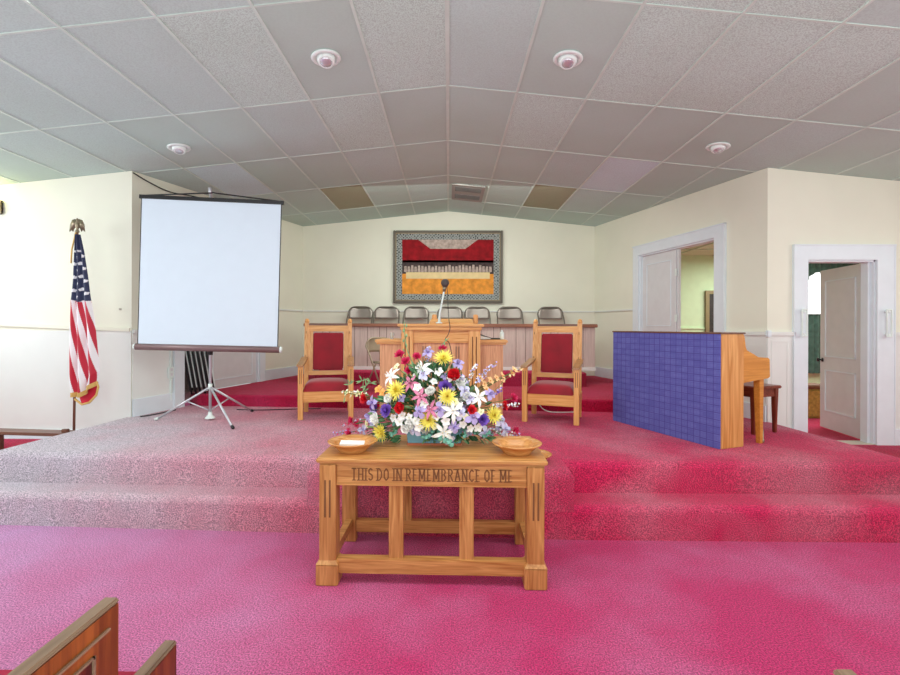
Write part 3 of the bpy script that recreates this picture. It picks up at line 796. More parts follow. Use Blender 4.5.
MB().box(-.565, .565, Y1-.02, Y1+.01, .59, .71).build('rear_apron', M['toak_x'], t)
for x in (-.21, .21): bbox(x-.043, x+.043, Y0-.02, Y0+.02, .140, .592, .004).build('front_stile', M['toak_z'], t)
for x in (-.21, .21): MB().box(x-.038, x+.04, Y1-.02, Y1+.01, .10, .585).build('rear_stile', M['toak_z'], t)
MB().box(-.58, .58, Y1-.025, Y1+.02, .068, .152).build('rear_rail', M['toak_x'], t)
bbox(-.565, .565, Y0-.035, Y0+.025, .062, .150, .004).build('front_rail', M['toak_x'], t)
# carved words: serif letters made of strokes, 0..1 box
GL = {'T': (.8, [(.4, 0, .4, 1), (0, .95, .8, .95)]), 'H': (.8, [(.1, 0, .1, 1), (.7, 0, .7, 1), (.1, .5, .7, .5)]), 'I': (.3, [(.15, 0, .15, 1)]),
      'S': (.7, [(.62, .85, .35, 1), (.35, 1, .1, .85), (.1, .85, .12, .6), (.12, .6, .6, .42), (.6, .42, .62, .15), (.62, .15, .35, 0), (.35, 0, .06, .15)]),
      'D': (.8, [(.12, 0, .12, 1), (.12, 1, .45, .95), (.45, .95, .7, .7), (.7, .7, .7, .3), (.7, .3, .45, .04), (.45, .04, .12, 0)]),
      'O': (.8, [(.4, 1, .1, .75), (.1, .75, .1, .25), (.1, .25, .4, 0), (.4, 0, .7, .25), (.7, .25, .7, .75), (.7, .75, .4, 1)]),
      'N': (.85, [(.1, 0, .1, 1), (.1, 1, .72, 0), (.72, 0, .72, 1)]),
      'R': (.8, [(.12, 0, .12, 1), (.12, 1, .5, .97), (.5, .97, .66, .78), (.66, .78, .5, .54), (.5, .54, .12, .5), (.35, .5, .72, 0)]),
      'E': (.7, [(.12, 0, .12, 1), (.12, .96, .62, .96), (.12, .5, .5, .5), (.12, .04, .62, .04)]),
      'M': (1.0, [(.1, 0, .1, 1), (.1, 1, .48, .2), (.48, .2, .86, 1), (.86, 1, .86, 0)]),
      'B': (.8, [(.12, 0, .12, 1), (.12, 1, .5, .96), (.5, .96, .62, .77), (.62, .77, .45, .54), (.12, .53, .45, .54), (.45, .54, .68, .3), (.68, .3, .5, .05), (.5, .05, .12, 0)]),
      'A': (.85, [(.06, 0, .42, 1), (.42, 1, .78, 0), (.2, .38, .64, .38)]),
      'C': (.75, [(.66, .82, .4, 1), (.4, 1, .1, .75), (.1, .75, .1, .25), (.1, .25, .4, 0), (.4, 0, .66, .18)]),
      'F': (.7, [(.12, 0, .12, 1), (.12, .96, .62, .96), (.12, .5, .5, .5)])}
def carve(text, x0, x1, zb, h, y):
    tot = sum(GL[c][0]+.22 if c != ' ' else .5 for c in text)-.22
    s = (x1-x0)/tot; x = x0; b = MB(); th = .0038
    for ch in text:
        if ch == ' ': x += .5*s; continue
        w, st = GL[ch]
        for (ax, az, bx, bz) in st:
            A = Vector((x+ax*s, zb+az*h)); B = Vector((x+bx*s, zb+bz*h)); d = (B-A).normalized(); n = Vector((-d.y, d.x))
            t_ = th if abs(d.y) > .5 else th*.6
            q = [A+n*t_, A-n*t_, B-n*t_, B+n*t_]
            b.prism([tuple(v) for v in q], lambda u, v: (u, y, v), lambda u, v: (u, y-.0025, v))
            if abs(d.y) > .95:       # serifs
                for zz in (az, bz):
                    if zz in (0, 1):
                        X = x+ax*s; Z = zb+zz*h
                        b.box(X-.011, X+.011, y-.0025, y, Z-.0022, Z+.0022)
        x += (w+.22)*s
    return b
WORDS = 'THIS DO IN REMEMBRANCE OF ME'.split()
def wlen(w_): return sum(GL[c][0]+.22 for c in w_)-.22
tot_ = sum(wlen(w_) for w_ in WORDS)+.6*(len(WORDS)-1); sc0 = .955/tot_; xc_ = -.475
for w_ in WORDS:
    carve(w_, xc_, xc_+wlen(w_)*sc0, .617, .070, Y0-.0305).build('carved_word', M['engrave'], ap)
    xc_ += (wlen(w_)+.6)*sc0

# bowls
def bowl(name, loc, label, rr=.152, sc=1.0):
    t = thing(name, label, 'bowl', loc, group='wooden offering bowls')
    MB().lathe([(.002, 0), (.085*sc, 0), (.088*sc, .006), (.10*sc, .02), (.128*sc, .045), (.152*sc, .058), (.155*sc, .064), (.150*sc, .067), (.122*sc, .058), (.112*sc, .05), (.095*sc, .022), (.085*sc, .014), (.002, .013)], 40).build('bowl_body', M['bowl'], t, True)
    MB().lathe([(.002, .0135), (.083*sc, .0135), (.083*sc, .016), (.002, .016)], 32).build('felt_liner', M['felt'], t)
    return t
bl = bowl('offering_bowl', (-.605, 2.94, .748), 'wide wooden offering bowl on the left end of the table, holding paper')
bowl('offering_bowl', (.425, 2.92, .748), 'wide wooden offering bowl on the right end of the table, empty')
bowl('offering_plate', (.655, 3.62, Z2+.001), 'small wooden plate on the carpeted step behind the table, right end peeking out', sc=.9)
m = Matrix.Translation((-.605, 2.93, .79)) @ Euler((R(6), R(2), R(5))).to_matrix().to_4x4()
MB().box(-.075, .075, -.035, .035, 0, .012, m).build('paper_slip', M['paper'], None, label='white folded paper lying in the left wooden bowl', cat='paper')

# ------------------------------------------------------------------ flowers
def petal(b, L_, W_, m, mi=0, curl=.3, cup=.3, tip=1.0, n=4, base=.15):
    rows = []
    for i in range(n+1):
        u = i/n
        w = W_*.5*(base+(1-base)*math.sin(min(1, u*1.15)*PI*.5)) * (1-max(0, u-.5)**tip*2**tip*.96)
        w = max(w, W_*.02)
        x = L_*u*math.cos(curl*u); z = L_*u*math.sin(curl*u)
        rows.append([b.bm.verts.new(m @ Vector((x, k*w, z+cup*w*abs(k)))) for k in (-1, 0, 1)])
    for A, B in zip(rows, rows[1:]):
        for k in (0, 1):
            f = b.bm.faces.new((A[k], A[k+1], B[k+1], B[k])); f.material_index = mi
def ring(b, n, L_, W_, elev, mi=0, curl=.3, cup=.3, off=0, tip=1.0, r0=0, z0=0, jit=.08):
    for k in range(n):
        a = 2*PI*k/n+off+random.uniform(-jit, jit)
        m = Matrix.Translation((0, 0, z0)) @ Matrix.Rotation(a, 4, 'Z') @ Matrix.Translation((r0, 0, 0)) @ Matrix.Rotation(-(elev+random.uniform(-jit, jit)), 4, 'Y')
        petal(b, L_*random.uniform(.9, 1.06), W_, m, mi, curl, cup, tip)
def fl_mesh(kind, mats):
    b = MB()
    if kind == 'chrysanthemum':
        ring(b, 20, .052, .009, R(8), 0, .1, .6); ring(b, 18, .046, .009, R(28), 0, .2, .6, .1); ring(b, 14, .036, .008, R(50), 0, .2, .6); ring(b, 9, .024, .007, R(70), 1, .1, .5)
    elif kind == 'rose':
        ring(b, 5, .046, .056, R(18), 0, .6, .5, 0, 2.5); ring(b, 5, .040, .048, R(45), 0, .6, .5, .6, 2.5); ring(b, 4, .034, .038, R(66), 0, .5, .6, .2, 2.5); ring(b, 3, .028, .026, R(82), 0, .2, .8, .5, 2.5)
    elif kind == 'lily':
        ring(b, 6, .075, .030, R(38), 0, -.75, .35, 0, 1.3); 
        for k in range(5):
            a = 2*PI*k/5; d = Vector((.3*math.cos(a), .3*math.sin(a), 1)).normalized()
            b.tube([(0, 0, 0), d*.045], .0015, 4); b.tube([d*.042, d*.05+Vector((.004, 0, 0))], .003, 4)
        for f in b.bm.faces:
            if len(f.verts) == 4 and f.calc_area() < 2.2e-5: f.material_index = 1
    elif kind == 'iris':
        ring(b, 4, .042, .036, R(12), 0, -.4, .3, 0, 2.2); ring(b, 3, .034, .03, R(62), 0, .5, .5, .4, 2.2); ring(b, 5, .016, .008, R(40), 1, .2, .3)
    elif kind == 'blossom':
        ring(b, 5, .028, .024, R(25), 0, -.2, .3, 0, 2.2); ring(b, 4, .012, .006, R(70), 1, .1, .3)
    elif kind == 'carnation':
        for e, n, l in ((8, 10, .04), (30, 9, .037), (52, 8, .032), (72, 6, .027)): ring(b, n, l, .022, R(e), 0, .2, random.uniform(-.6, .6), e, 3, jit=.2)
    bmesh.ops.recalc_face_normals(b.bm, faces=b.bm.faces[:])
    me = bpy.data.meshes.new(kind); b.bm.to_mesh(me); b.bm.free()
    for m in mats: me.materials.append(m)
    for p in me.polygons: p.use_smooth = True
    return me
arr = thing('flower_arrangement', 'large mixed artificial flower arrangement in a blue planter on the table', 'flowers', (-.045, 3.15, .748))
bx = MB(); bx.hexa([(-.175, -.07, .012), (.175, -.07, .012), (-.175, .07, .012), (.175, .07, .012), (-.185, -.08, .115), (.185, -.08, .115), (-.185, .08, .115), (.185, .08, .115)])
bx.bevel(.004).build('planter', M['planter'], arr, loc=(-.05, 0, 0))
MB().box(-.23, .13, -.075, .075, 0, .014).build('planter_base', M['brick'], arr)
MB().lathe([(.002, -.10), (.09, -.08), (.12, 0), (.09, .06), (.002, .08)], 16, (0, 0, .16)).build('foam', M['leaf'], arr, True)
SC = 3.0/467.75
def fp(px_, py_, dy=0.0):    # arrangement-local position of a bloom
    d = 3.15+dy
    X = ((px_-442.52)/467.75-.0139)*d; Z = EYE-((py_-326.65)/467.75)*d
    return Vector((X+.045, dy, Z-.748))
FLW = [('chrysanthemum', 'yellow', 'stamen', 1.05, [(382, 432, -.12), (429, 420, -.2), (447.5, 397, -.2), (397, 391, -.12), (493, 415, -.12), (444, 359, -.05)]),
 ('rose', 'red', 'red', 1.0, [(403, 408, -.2), (454, 377, -.13)]),
 ('carnation', 'red', 'red', .78, [(365, 399, -.02), (471.5, 410, -.18), (504, 405, .0)]),
 ('carnation', 'pink', 'pink', .72, [(400, 355, .03), (417, 357, .02), (409, 371, -.05), (406, 362, 0), (442.7, 349, .04), (352, 421, 0), (358, 424, 0), (515, 430, 0), (513, 368+30, .03), (350, 433, 0)]),
 ('carnation', 'purple', 'purple', .95, [(387.5, 411, -.16), (482.7, 419, -.16), (446, 387, -.14), (376, 408, 0)]),
 ('lily', 'white', 'stamen', 1.0, [(422, 370, -.08), (392, 377, -.05), (453, 411, -.22), (478, 397, -.13), (444, 432, -.2)]),
 ('lily', 'blush', 'white', .9, [(421, 397, -.2), (431, 410, -.22), (411, 384, -.12)]),
 ('rose', 'white', 'cream', .8, [(431, 393, -.2), (391, 400, -.12), (412, 424, -.2), (466, 397, -.14), (408, 428, -.2)]),
 ('iris', 'lavender', 'purple', .95, [(440, 409, -.22), (455, 427, -.2), (473, 417, -.2), (490, 394, -.04), (370, 417, -.04), (428, 353, .04), (458, 364, 0), (373, 403, -.04), (461, 381, -.08), (420, 412, -.22)]),
 ('iris', 'palepurple', 'lavender', .9, [(465, 391, -.14), (470, 398, -.16), (461, 414, -.2), (500, 420, -.04), (505, 428, .0), (376, 425, -.05), (415, 430, -.18), (448, 438, -.15), (485, 432, -.1), (364, 430, 0)]),
 ('blossom', 'orange', 'stamen', .9, [(383, 393, -.04), (388, 396, -.05), (379, 390, 0)]),
 ('blossom', 'apricot', 'orange', .85, [(484, 384, .02), (490, 381, .03), (496, 378, .04), (502, 376, .05), (480, 379, .02), (511, 373, .06), (514, 370, .06), (486, 389, 0)]),
 ('blossom', 'cream', 'green', .8, [(347, 393, .04), (352, 395, .04), (358, 394, .03), (362, 396, .02), (467, 418, -.2), (481, 412, -.16), (397, 367, 0), (435, 426, -.2), (455, 402, -.2)]),
 ('blossom', 'white', 'cream', .85, [(403, 416, -.2), (410, 418, -.2), (416, 421, -.2), (419, 427, -.2), (400, 422, -.18), (463, 424, -.18), (470, 428, -.16), (394, 418, -.15), (425, 404, -.21), (437, 416, -.22), (459, 406, -.2), (434, 382, -.12), (478, 427, -.14), (418, 388, -.15), (446, 421, -.22)])]
_r = random.Random(11)
for _c1, _c2, _k, _n in (('white', 'cream', 'blossom', 16), ('palepurple', 'lavender', 'iris', 14), ('lavender', 'purple', 'blossom', 10), ('white', 'palepurple', 'carnation', 12), ('blush', 'white', 'blossom', 7), ('cream', 'stamen', 'blossom', 6), ('pink', 'pink', 'blossom', 5)):
    _ps = []
    while len(_ps) < _n:
        _a, _b = _r.uniform(364, 506), _r.uniform(368, 436)
        if abs(_a-434) < 14+(_b-362)*.85: _ps.append((_a, _b, -.16+.22*_r.random()+.001*abs(_a-434)))
    FLW.append((_k, _c1, _c2, .85, _ps))
cache = {}
stems = MB()
for kind, c1, c2, sc, ps in FLW:
    key = (kind, c1)
    if key not in cache: cache[key] = fl_mesh(kind, [F[c1], F[c2]])
    for i, (a, b_, dy) in enumerate(ps):
        o = bpy.data.objects.new({'rose': 'rose', 'lily': 'lily', 'iris': 'iris', 'blossom': 'blossom', 'carnation': 'carnation', 'chrysanthemum': 'chrysanthemum'}[kind], cache[key])
        C.objects.link(o); o.parent = arr
        p = fp(a, b_, dy); o.location = p
        d = (p-Vector((0, .12, .16))); d.y = min(d.y, -.02)-.22; d.normalize()
        d = (d+Vector((random.uniform(-.2, .2), 0, random.uniform(-.1, .25)))).normalized()
        q = d.to_track_quat('Z', 'Y'); o.rotation_euler = (q.to_matrix() @ Matrix.Rotation(random.uniform(0, 6), 3, 'Z')).to_euler()
        s = sc*random.uniform(.95, 1.12)*{'lily': 1.05, 'blossom': 1.35, 'iris': 1.3}.get(kind, 1.32); o.scale = (s, s, s)
        o['label'] = {'yellow': 'yellow', 'red': 'red', 'pink': 'pink', 'purple': 'purple', 'lavender': 'lavender', 'palepurple': 'pale purple', 'white': 'white', 'blush': 'pink and white', 'orange': 'orange', 'apricot': 'apricot', 'cream': 'cream'}[c1] + ' ' + kind
        stems.tube([Vector((p.x*.15, 0, .12)), p*.55+Vector((0, 0, .09)), p-d*.006], .0022, 4, cap=False)
stems.build('stem', M['stem'], arr, kind='stuff')
# spikes of tiny florets
def spike(path, c1, c2, n=26, r=.012, name='flower_spike'):
    b = MB(); pts = smooth_path(path, 8)
    b.tube(pts, .0018, 4)
    for f in b.bm.faces: f.material_index = 1
    for i in range(n):
        u = .35+.65*i/n; p = pts[min(len(pts)-1, int(u*(len(pts)-1)))]
        off = Vector((random.uniform(-1, 1), random.uniform(-1, .3), random.uniform(-1, 1)))*r*(1.2-.6*u)
        d = (off+Vector((0, -.006, 0))).normalized(); q = d.to_track_quat('Z', 'Y').to_matrix().to_4x4()
        for k in range(4):
            petal(b, .011, .009, Matrix.Translation(p+off) @ q @ Matrix.Rotation(k*PI/2, 4, 'Z') @ Matrix.Rotation(-R(30), 4, 'Y'), 2 if i % 3 == 0 else 0, .1, .2, 2, 2)
    o = b.build(name, [c1, M['stem'], c2], arr); return o
spike([fp(470, 392, -.05), fp(480, 378, 0), fp(496, 362, .05)], F['palepurple'], F['lavender'], 44, .016)
spike([fp(462, 392, -.05), fp(470, 376, 0), fp(477, 364, .04)], F['white'], F['lavender'], 26)
spike([fp(480, 408, -.05), fp(500, 405, 0), fp(519, 404, .0)], F['white'], F['palepurple'], 36, .013)
spike([fp(480, 405, -.05), fp(492, 396, 0), fp(502, 388, .0)], F['purple'], F['lavender'], 26, .014)
spike([fp(390, 425, -.05), fp(362, 431, 0), fp(333, 434, .0)], F['lavender'], F['pink'], 36, .013)
spike([fp(385, 415, -.03), fp(362, 421, 0), fp(342, 425, .0)], F['pink'], F['palepurple'], 26, .012)
spike([fp(482, 425, -.05), fp(500, 431, 0), fp(520, 434, .0)], F['white'], F['lavender'], 40, .018)
spike([fp(424, 385, -.03), fp(427, 368, .03), fp(429, 346, .05)], F['palepurple'], F['lavender'], 40, .016)
spike([fp(490, 396, 0), fp(508, 377, .05), fp(523, 367, .08)], F['apricot'], F['cream'], 18, .012)
spike([fp(405, 385, 0), fp(408, 366, .03), fp(398, 350, .05)], F['pink'], F['red'], 24, .013)
spike([fp(380, 400, 0), fp(358, 393, .03), fp(341, 392, .05)], F['cream'], F['white'], 20, .011)
# budding tall stem
b = MB(); b.tube(smooth_path([fp(420, 390, -.02), fp(413, 365, .02), fp(406, 345, .05), fp(404, 322, .06)]), .003, 5)
for k in range(6): 
    p = fp(405+(-1)**k*1.5, 326+5*k, .05); b.lathe([(.001, -.012), (.006, -.004), (.006, .006), (.001, .016)], 8, p)
b.build('bud_stem', M['leaf2'], arr, True)
b = MB(); b.tube(smooth_path([fp(440, 380, -.02), fp(443, 362, .02), fp(441, 347, .04), fp(449, 338, .04)]), .0025, 5)
for k in range(4): 
    p = fp(446-k*1.5, 340+4*k, .04); b.lathe([(.001, -.01), (.005, -.004), (.005, .005), (.001, .012)], 8, p)
b.build('bud_stem', M['leaf2'], arr, True)
# leaves
b = MB()
for i in range(1500):
    th = random.uniform(0, 2*PI); rr = math.sqrt(random.random())
    cx_ = random.gauss(434, 33); cy_ = random.uniform(366, 440)
    if abs(cx_-433) > 12+(cy_-362)*.95: continue
    if abs(cx_-434) > 70 or (cy_ > 424 and 402 < cx_ < 426): continue
    p = fp(cx_, cy_, random.uniform(-.11, .06))
    d = (p-Vector((0, .06, .12))+Vector((random.uniform(-.1, .1), random.uniform(-.2, 0), random.uniform(-.1, .1)))).normalized()
    q = d.to_track_quat('X', 'Z').to_matrix().to_4x4()
    petal(b, random.uniform(.04, .08), random.uniform(.016, .032), Matrix.Translation(p) @ q @ Matrix.Rotation(random.uniform(0, 6), 4, 'X'), 0 if random.random() < .62 else 1, random.uniform(-.5, .5), .3, 1.4)
b.build('foliage', [M['leaf'], M['leaf2']], arr, kind='stuff')
b = MB()
for (px_, py_) in ((350, 385), (362, 381), (366, 386), (371, 383), (364, 392), (345, 397)):
    for k in range(4):
        p = fp(px_, py_, .04); a = random.uniform(-.6, 2.2)
        petal(b, .045, .012, Matrix.Translation(p) @ Matrix.Rotation(PI/2, 4, 'X') @ Matrix.Rotation(a+k*.8, 4, 'Z'), 0, .2, .3, 1.2)
b.tube(smooth_path([fp(366, 398, .04), fp(363, 388, .04), fp(364, 378, .04)]), .002, 4)
b.build('leaf_sprig', M['leaf2'], arr, kind='stuff')
def euc(path, n, name='eucalyptus_sprig', r=.014):
    b = MB(); pts = smooth_path(path, 8); b.tube(pts, .002, 4)
    for i in range(n):
        p = pts[int(i/n*(len(pts)-1))]
        off = Vector((random.uniform(-1, 1), random.uniform(-1, 0), random.uniform(-1, 1)))*.020
        q = Vector((random.uniform(-.4, .4), -1, random.uniform(-.2, .8))).to_track_quat('Z', 'Y').to_matrix().to_4x4()
        rr = r*random.uniform(.7, 1.15)
        b.lathe([(.0005, .001), (rr*.6, .0015), (rr, 0), (rr*.6, -.001), (.0005, -.0005)], 10, m=Matrix.Translation(p+off) @ q)
    b.build(name, M['euc'], arr, True)
euc([fp(436, 420, -.12), fp(432, 432, -.17), fp(424, 439, -.2)], 11)
euc([fp(445, 425, -.12), fp(448, 437, -.2), fp(452, 444, -.24)], 14)
euc([fp(438, 428, -.12), fp(443, 437, -.2), fp(441, 442, -.22)], 9)
euc([fp(398, 420, -.05), fp(394, 430, -.1), fp(392, 437, -.13)], 14)
euc([fp(470, 428, -.08), fp(480, 434, -.12), fp(495, 434, -.12)], 12, r=.010)
euc([fp(460, 424, -.08), fp(464, 431, -.14), fp(466, 438, -.16)], 8, r=.012)

# ------------------------------------------------------------------ flag and pole
t = thing('flag_pole', 'wooden flag pole topped by a brass eagle left of the stage', 'flag pole', (-4.035, 4.98, Z1)); 
MB().lathe([(.12, 0), (.12, .02), (.05, .05), (.02, .09), (.002, .09)], 20).build('base', M['eagle'], t, True)
MB().tube([(0, 0, .05), (.03, 0, 2.30)], .013, 10).build('pole', M['polew'], t, True)
b = MB(); X = .03
b.lathe([(.002, 0), (.02, .005), (.022, .02), (.012, .035), (.016, .05), (.02, .075), (.018, .1), (.01, .125), (.013, .14), (.008, .155), (.002, .16)], 12, (X, 0, 2.28))
for s in (-1, 1):
    wing = [(0, .12), (s*.022, .15), (s*.052, .14), (s*.074, .09), (s*.082, .015), (s*.06, .035), (s*.046, .015), (s*.032, .055), (s*.012, .05)]
    b.prism(wing, lambda u, v: (X+u, -.006, 2.28+v), lambda u, v: (X+u, .006, 2.28+v))
b.build('eagle_finial', M['eagle'], t, True)
MB().tube([(.03, -.02, 2.28), (.02, -.03, 2.2), (.0, -.035, 2.1), (-.012, -.03, 1.95)], .008, 6).build('gold_cord', M['gold'], t, True)

def flag():
    """cloth hanging in deep folds; colour comes from its position on the flag"""
    me = bpy.data.meshes.new('flag'); NU, NV = 110, 480
    verts = []; faces = []; cols = []
    rng = random.Random(3)
    # silhouette half widths (z above floor level Z1): narrow at top, wider lower
    def outline(v):      # v 0 top .. 1 bottom: left and right edge x (metres, relative to pole base)
        pts = [(0, -.012, .045), (.12, -.02, .085), (.3, -.03, .125), (.42, -.05, .145), (.6, -.055, .19), (.8, -.05, .215), (.93, -.045, .235), (1, -.03, .20)]
        for (a, l0, r0), (b_, l1, r1) in zip(pts, pts[1:]):
            if v <= b_: k = (v-a)/(b_-a); return l0+(l1-l0)*k, r0+(r1-r0)*k
        return pts[-1][1:]
    for j in range(NV+1):
        v = j/NV
        l, r = outline(v)
        for i in range(NU+1):
            u = i/NU
            x = l+(r-l)*u
            y = -.05 - .035*math.sin(u*PI*5+v*1.5)*(0.3+.7*v) - .02*math.sin(u*PI)
            lowcut = 1.40-.10*abs(u-.45)*2
            z = 2.25 - v*1.68 + .12*v*max(0, u-.45)*1.8
            verts.append((x, y, z))
    def col(u, v):
        # the hoist hangs along the pole; stripes sweep down and outward
        if v < .41+.04*u:
            gu = u*2.0+.25; gv = v*24
            fu, fv = (gu+(.5 if int(gv) % 2 else 0)) % 1-.5, gv % 1-.5
            du = fu*.08; dv = fv*.07
            a = math.atan2(dv, du); rr = math.hypot(du, dv)
            star = .019*(.74+.3*math.cos(((a-PI/2) % (2*PI/5)-PI/5)*2.5)) if v > .1 else 0
            star = .016*(1-.62*abs(((a+PI/2) % (2*PI/5))/(PI/5)-1)*-1-.62) if False else star
            return (.85, .86, .9) if rr < star and v > .1 else (.012, .02, .075)
        s = (u*3.9 - v*2.7+.35)
        return (.52, .008, .035) if (s % 1) < .5 else (.86, .84, .86)
    for j in range(NV):
        for i in range(NU):
            a = j*(NU+1)+i; faces.append((a, a+1, a+NU+2, a+NU+1))
    me.from_pydata(verts, [], faces)
    ca = me.color_attributes.new('Col', 'FLOAT_COLOR', 'POINT')
    for j in range(NV+1):
        for i in range(NU+1): ca.data[j*(NU+1)+i].color = (*col(i/NU, j/NV), 1)
    m, nt, bs = newmat('flag_cloth')
    at = nt.nodes.new('ShaderNodeAttribute'); at.attribute_name = 'Col'
    nt.links.new(at.outputs['Color'], bs.inputs['Base Color']); bs.inputs['Roughness'].default_value = .5; bs.inputs['Sheen Weight'].default_value = .2
    me.materials.append(m)
    for p in me.polygons: p.use_smooth = True
    o = bpy.data.objects.new('flag', me); C.objects.link(o); o.location = (-3.965, 4.97, Z1)
    tag(o, 'American flag with gold fringe draped down the wooden pole', 'flag')
    b = MB()
    low = [verts[NV*(NU+1)+i] for i in range(0, NU+1, 3)]
    for a, c_ in zip(low, low[1:]):
        b.hexa([(a[0], a[1]-.004, a[2]-.045), (c_[0], c_[1]-.004, c_[2]-.045), (a[0], a[1]+.004, a[2]-.045), (c_[0], c_[1]+.004, c_[2]-.045),
                (a[0], a[1]-.004, a[2]+.004), (c_[0], c_[1]-.004, c_[2]+.004), (a[0], a[1]+.004, a[2]+.004), (c_[0], c_[1]+.004, c_[2]+.004)])
    b.tube([low[-1], (.225, -.03, .63), (.20, -.025, .54), (.12, -.02, .46), (.04, -.02, .44), (-.03, -.03, .50)], .012, 6)
    b.build('gold_fringe', M['gold'], o)
    MB().prism([(-.01, .56), (.21, .68), (.19, .54), (.11, .455), (.03, .45)], lambda x, z: (x, -.008, z), lambda x, z: (x, -.012, z)).build('folded_corner', plain('flag_red', (206, 26, 56), .6), o)
flag()
# ------------------------------------------------------------------ projection screen
t = thing('projection_screen', 'white tripod projection screen with black top bar at the left', 'projection screen', (-2.635, 5.13, Z2))
sroot = t
ay, az = R(5), R(1.1)
TS = Matrix.Rotation(ay, 4, 'Z')
def st(x, y, z):        # screen-plane coordinates, tilted slightly clockwise
    v = Matrix.Rotation(R(1.3), 4, 'Y') @ Vector((x, y, z-.83)); v.z += .83
    return TS @ v
def SB(x0, x1, y0, y1, z0, z1): b = MB(lambda x, y, z: st(x, y, z)); b.box(x0, x1, y0, y1, z0, z1); return b
SB(-.735, .735, -.052, -.046, .83, 2.40).build('screen_surface', M['screen'], t)
b = SB(-.745, -.735, -.05, -.047, .83, 2.405); b.box(.735, .745, -.05, -.047, .83, 2.405); b.build('black_border', M['black'], t)
MB(lambda x, y, z: st(x, y, z)).tube([(-.765, -.04, .795), (.765, -.04, .795)], .036, 14).build('roller_housing', M['housing'], t, True)
for s in (-1, 1): MB(lambda x, y, z: st(x, y, z)).tube([(s*.765, -.04, .795), (s*.785, -.04, .795)], [.038, .03], 14).build('end_cap', M['white'], t, True)
SB(-.76, .765, -.065, -.035, 2.40, 2.44).build('top_bar', M['black'], t)
MB(lambda x, y, z: st(x, y, z)).tube([(-.75, -.04, 2.435), (-.02, -.03, 2.50), (.0, -.03, 2.505), (.02, -.03, 2.50), (.755, -.04, 2.435)], .008, 6).build('hanger_bail', M['black'], t, True)
MB().tube([(0, .0, .03), (0, .0, 2.5)], .015, 10).build('pole', M['chrome'], t, True)
MB().tube([(0, .0, .72), (0, .0, .80)], .026, 10).build('collar', M['black'], t, True)
MB().tube([(0, .0, 2.47), (0, -.03, 2.56)], .018, 10).build('top_hook', M['chrome'], t, True)
MB().lathe([(.055, .02), (.05, .03), (.022, .06), (.02, .09), (.002, .09)], 14).build('center_foot', M['white'], t, True)
rot = [(-.568, -.043), (.454, -.439), (.253, .495)]
for i, (fx, fy) in enumerate(rot):
    lg = MB().tube([(fx*.02, fy*.02, .36), (fx, fy, .015)], .012, 8).build('leg', M['chrome'], t, True)
    MB().tube([(fx*.97, fy*.97, .025), (fx*1.03, fy*1.03, .012)], .016, 8).build('rubber_foot', M['black'] if i else M['white'], lg, True)
    MB().tube([(fx*.03, fy*.03, .11), (fx*.42, fy*.42, .205)], .007, 6).build('brace', M['chrome'], lg, True)
MB().tube([(0, 0, .34), (0, 0, .40)], .022, 10).build('leg_hub', M['white'], t, True)

# ------------------------------------------------------------------ piano and its screen, bench
A = Vector((1.834, 5.247)); B = Vector((2.313, 4.02)); d = (B-A); plen = d.length; ang = math.atan2(d.y, d.x)
t = thing('upright_piano', 'upright piano with blue patterned back cover and oak end on the right', 'piano', (1.834, 5.247, Z2), ang)
# local: x along the back from far to near end, y = -behind?  (+y points away from the camera side)
bbox(0.0, plen, .015, .285, 0, .985, .004).build('case', M['caseoak'], t)
bbox(.0, plen-.004, -.003, .014, .0, .985, .002).build('patterned_back', M['blue'], t)
bbox(-.01, plen+.008, -.008, .295, .985, .998, .002).build('lid', M['ptop'], t)
for xx in (plen-.045, .0):
    prof = [(.285, .985), (.30, .965), (.31, .87), (.325, .84), (.43, .80), (.47, .775), (.60, .77), (.62, .755), (.625, .60), (.60, .585), (.285, .555)]
    MB().prism(prof, lambda y, z: (xx, y, z), lambda y, z: (xx+.04, y, z)).bevel(.003).build('cheek', M['honey'], t)
b = MB(); b.box(.04, plen-.045, .285, .55, .58, .64); b.build('key_bed', M['honey'], t)
MB().prism([(.285, .97), (.30, .96), (.32, .80), (.43, .775), (.43, .70), (.285, .70)], lambda y, z: (.04, y, z), lambda y, z: (plen-.045, y, z)).build('fallboard', M['honey'], t)
kb = MB().box(.06, plen-.065, .43, .555, .66, .68).build('white_keys', M['white'], t)
b = MB()
for k in range(36):
    if k % 7 not in (2, 6): b.box(.08+k*.033, .094+k*.033, .43, .51, .68, .692)
b.build('black_keys', M['black'], kb)
for xx in (plen-.075, .035):
    lg = bbox(xx-.0, xx+.06, .50, .56, .0, .585, .004)
    for v in lg.bm.verts:
        k = 1-.35*(1-v.co.z/.585) if v.co.z < .45 else 1
        v.co.x = xx+.03+(v.co.x-xx-.03)*k; v.co.y = .57+(v.co.y-.57)*k
    l_ = lg.build('leg', M['honey'], t)
    MB().lathe([(.02, 0), (.024, .01), (.024, .03), (.018, .035), (.018, .12)], 12, (xx+.03, .57, -.0)).build('caster', M['eagle'], l_, True)
bang = ang
t = thing('piano_bench', 'dark reddish wooden bench behind the piano', 'bench', (2.97, 5.0, Z2), ang)
bbox(-.42, .42, -.19, .19, .44, .47, .008, 3).build('seat', M['mahog_x'], t)
b = MB(); b.box(-.39, .39, -.16, -.145, .36, .44); b.box(-.39, .39, .145, .16, .36, .44); b.box(-.39, -.375, -.16, .16, .36, .44); b.box(.375, .39, -.16, .16, .36, .44)
b.build('apron', M['mahog_x'], t)
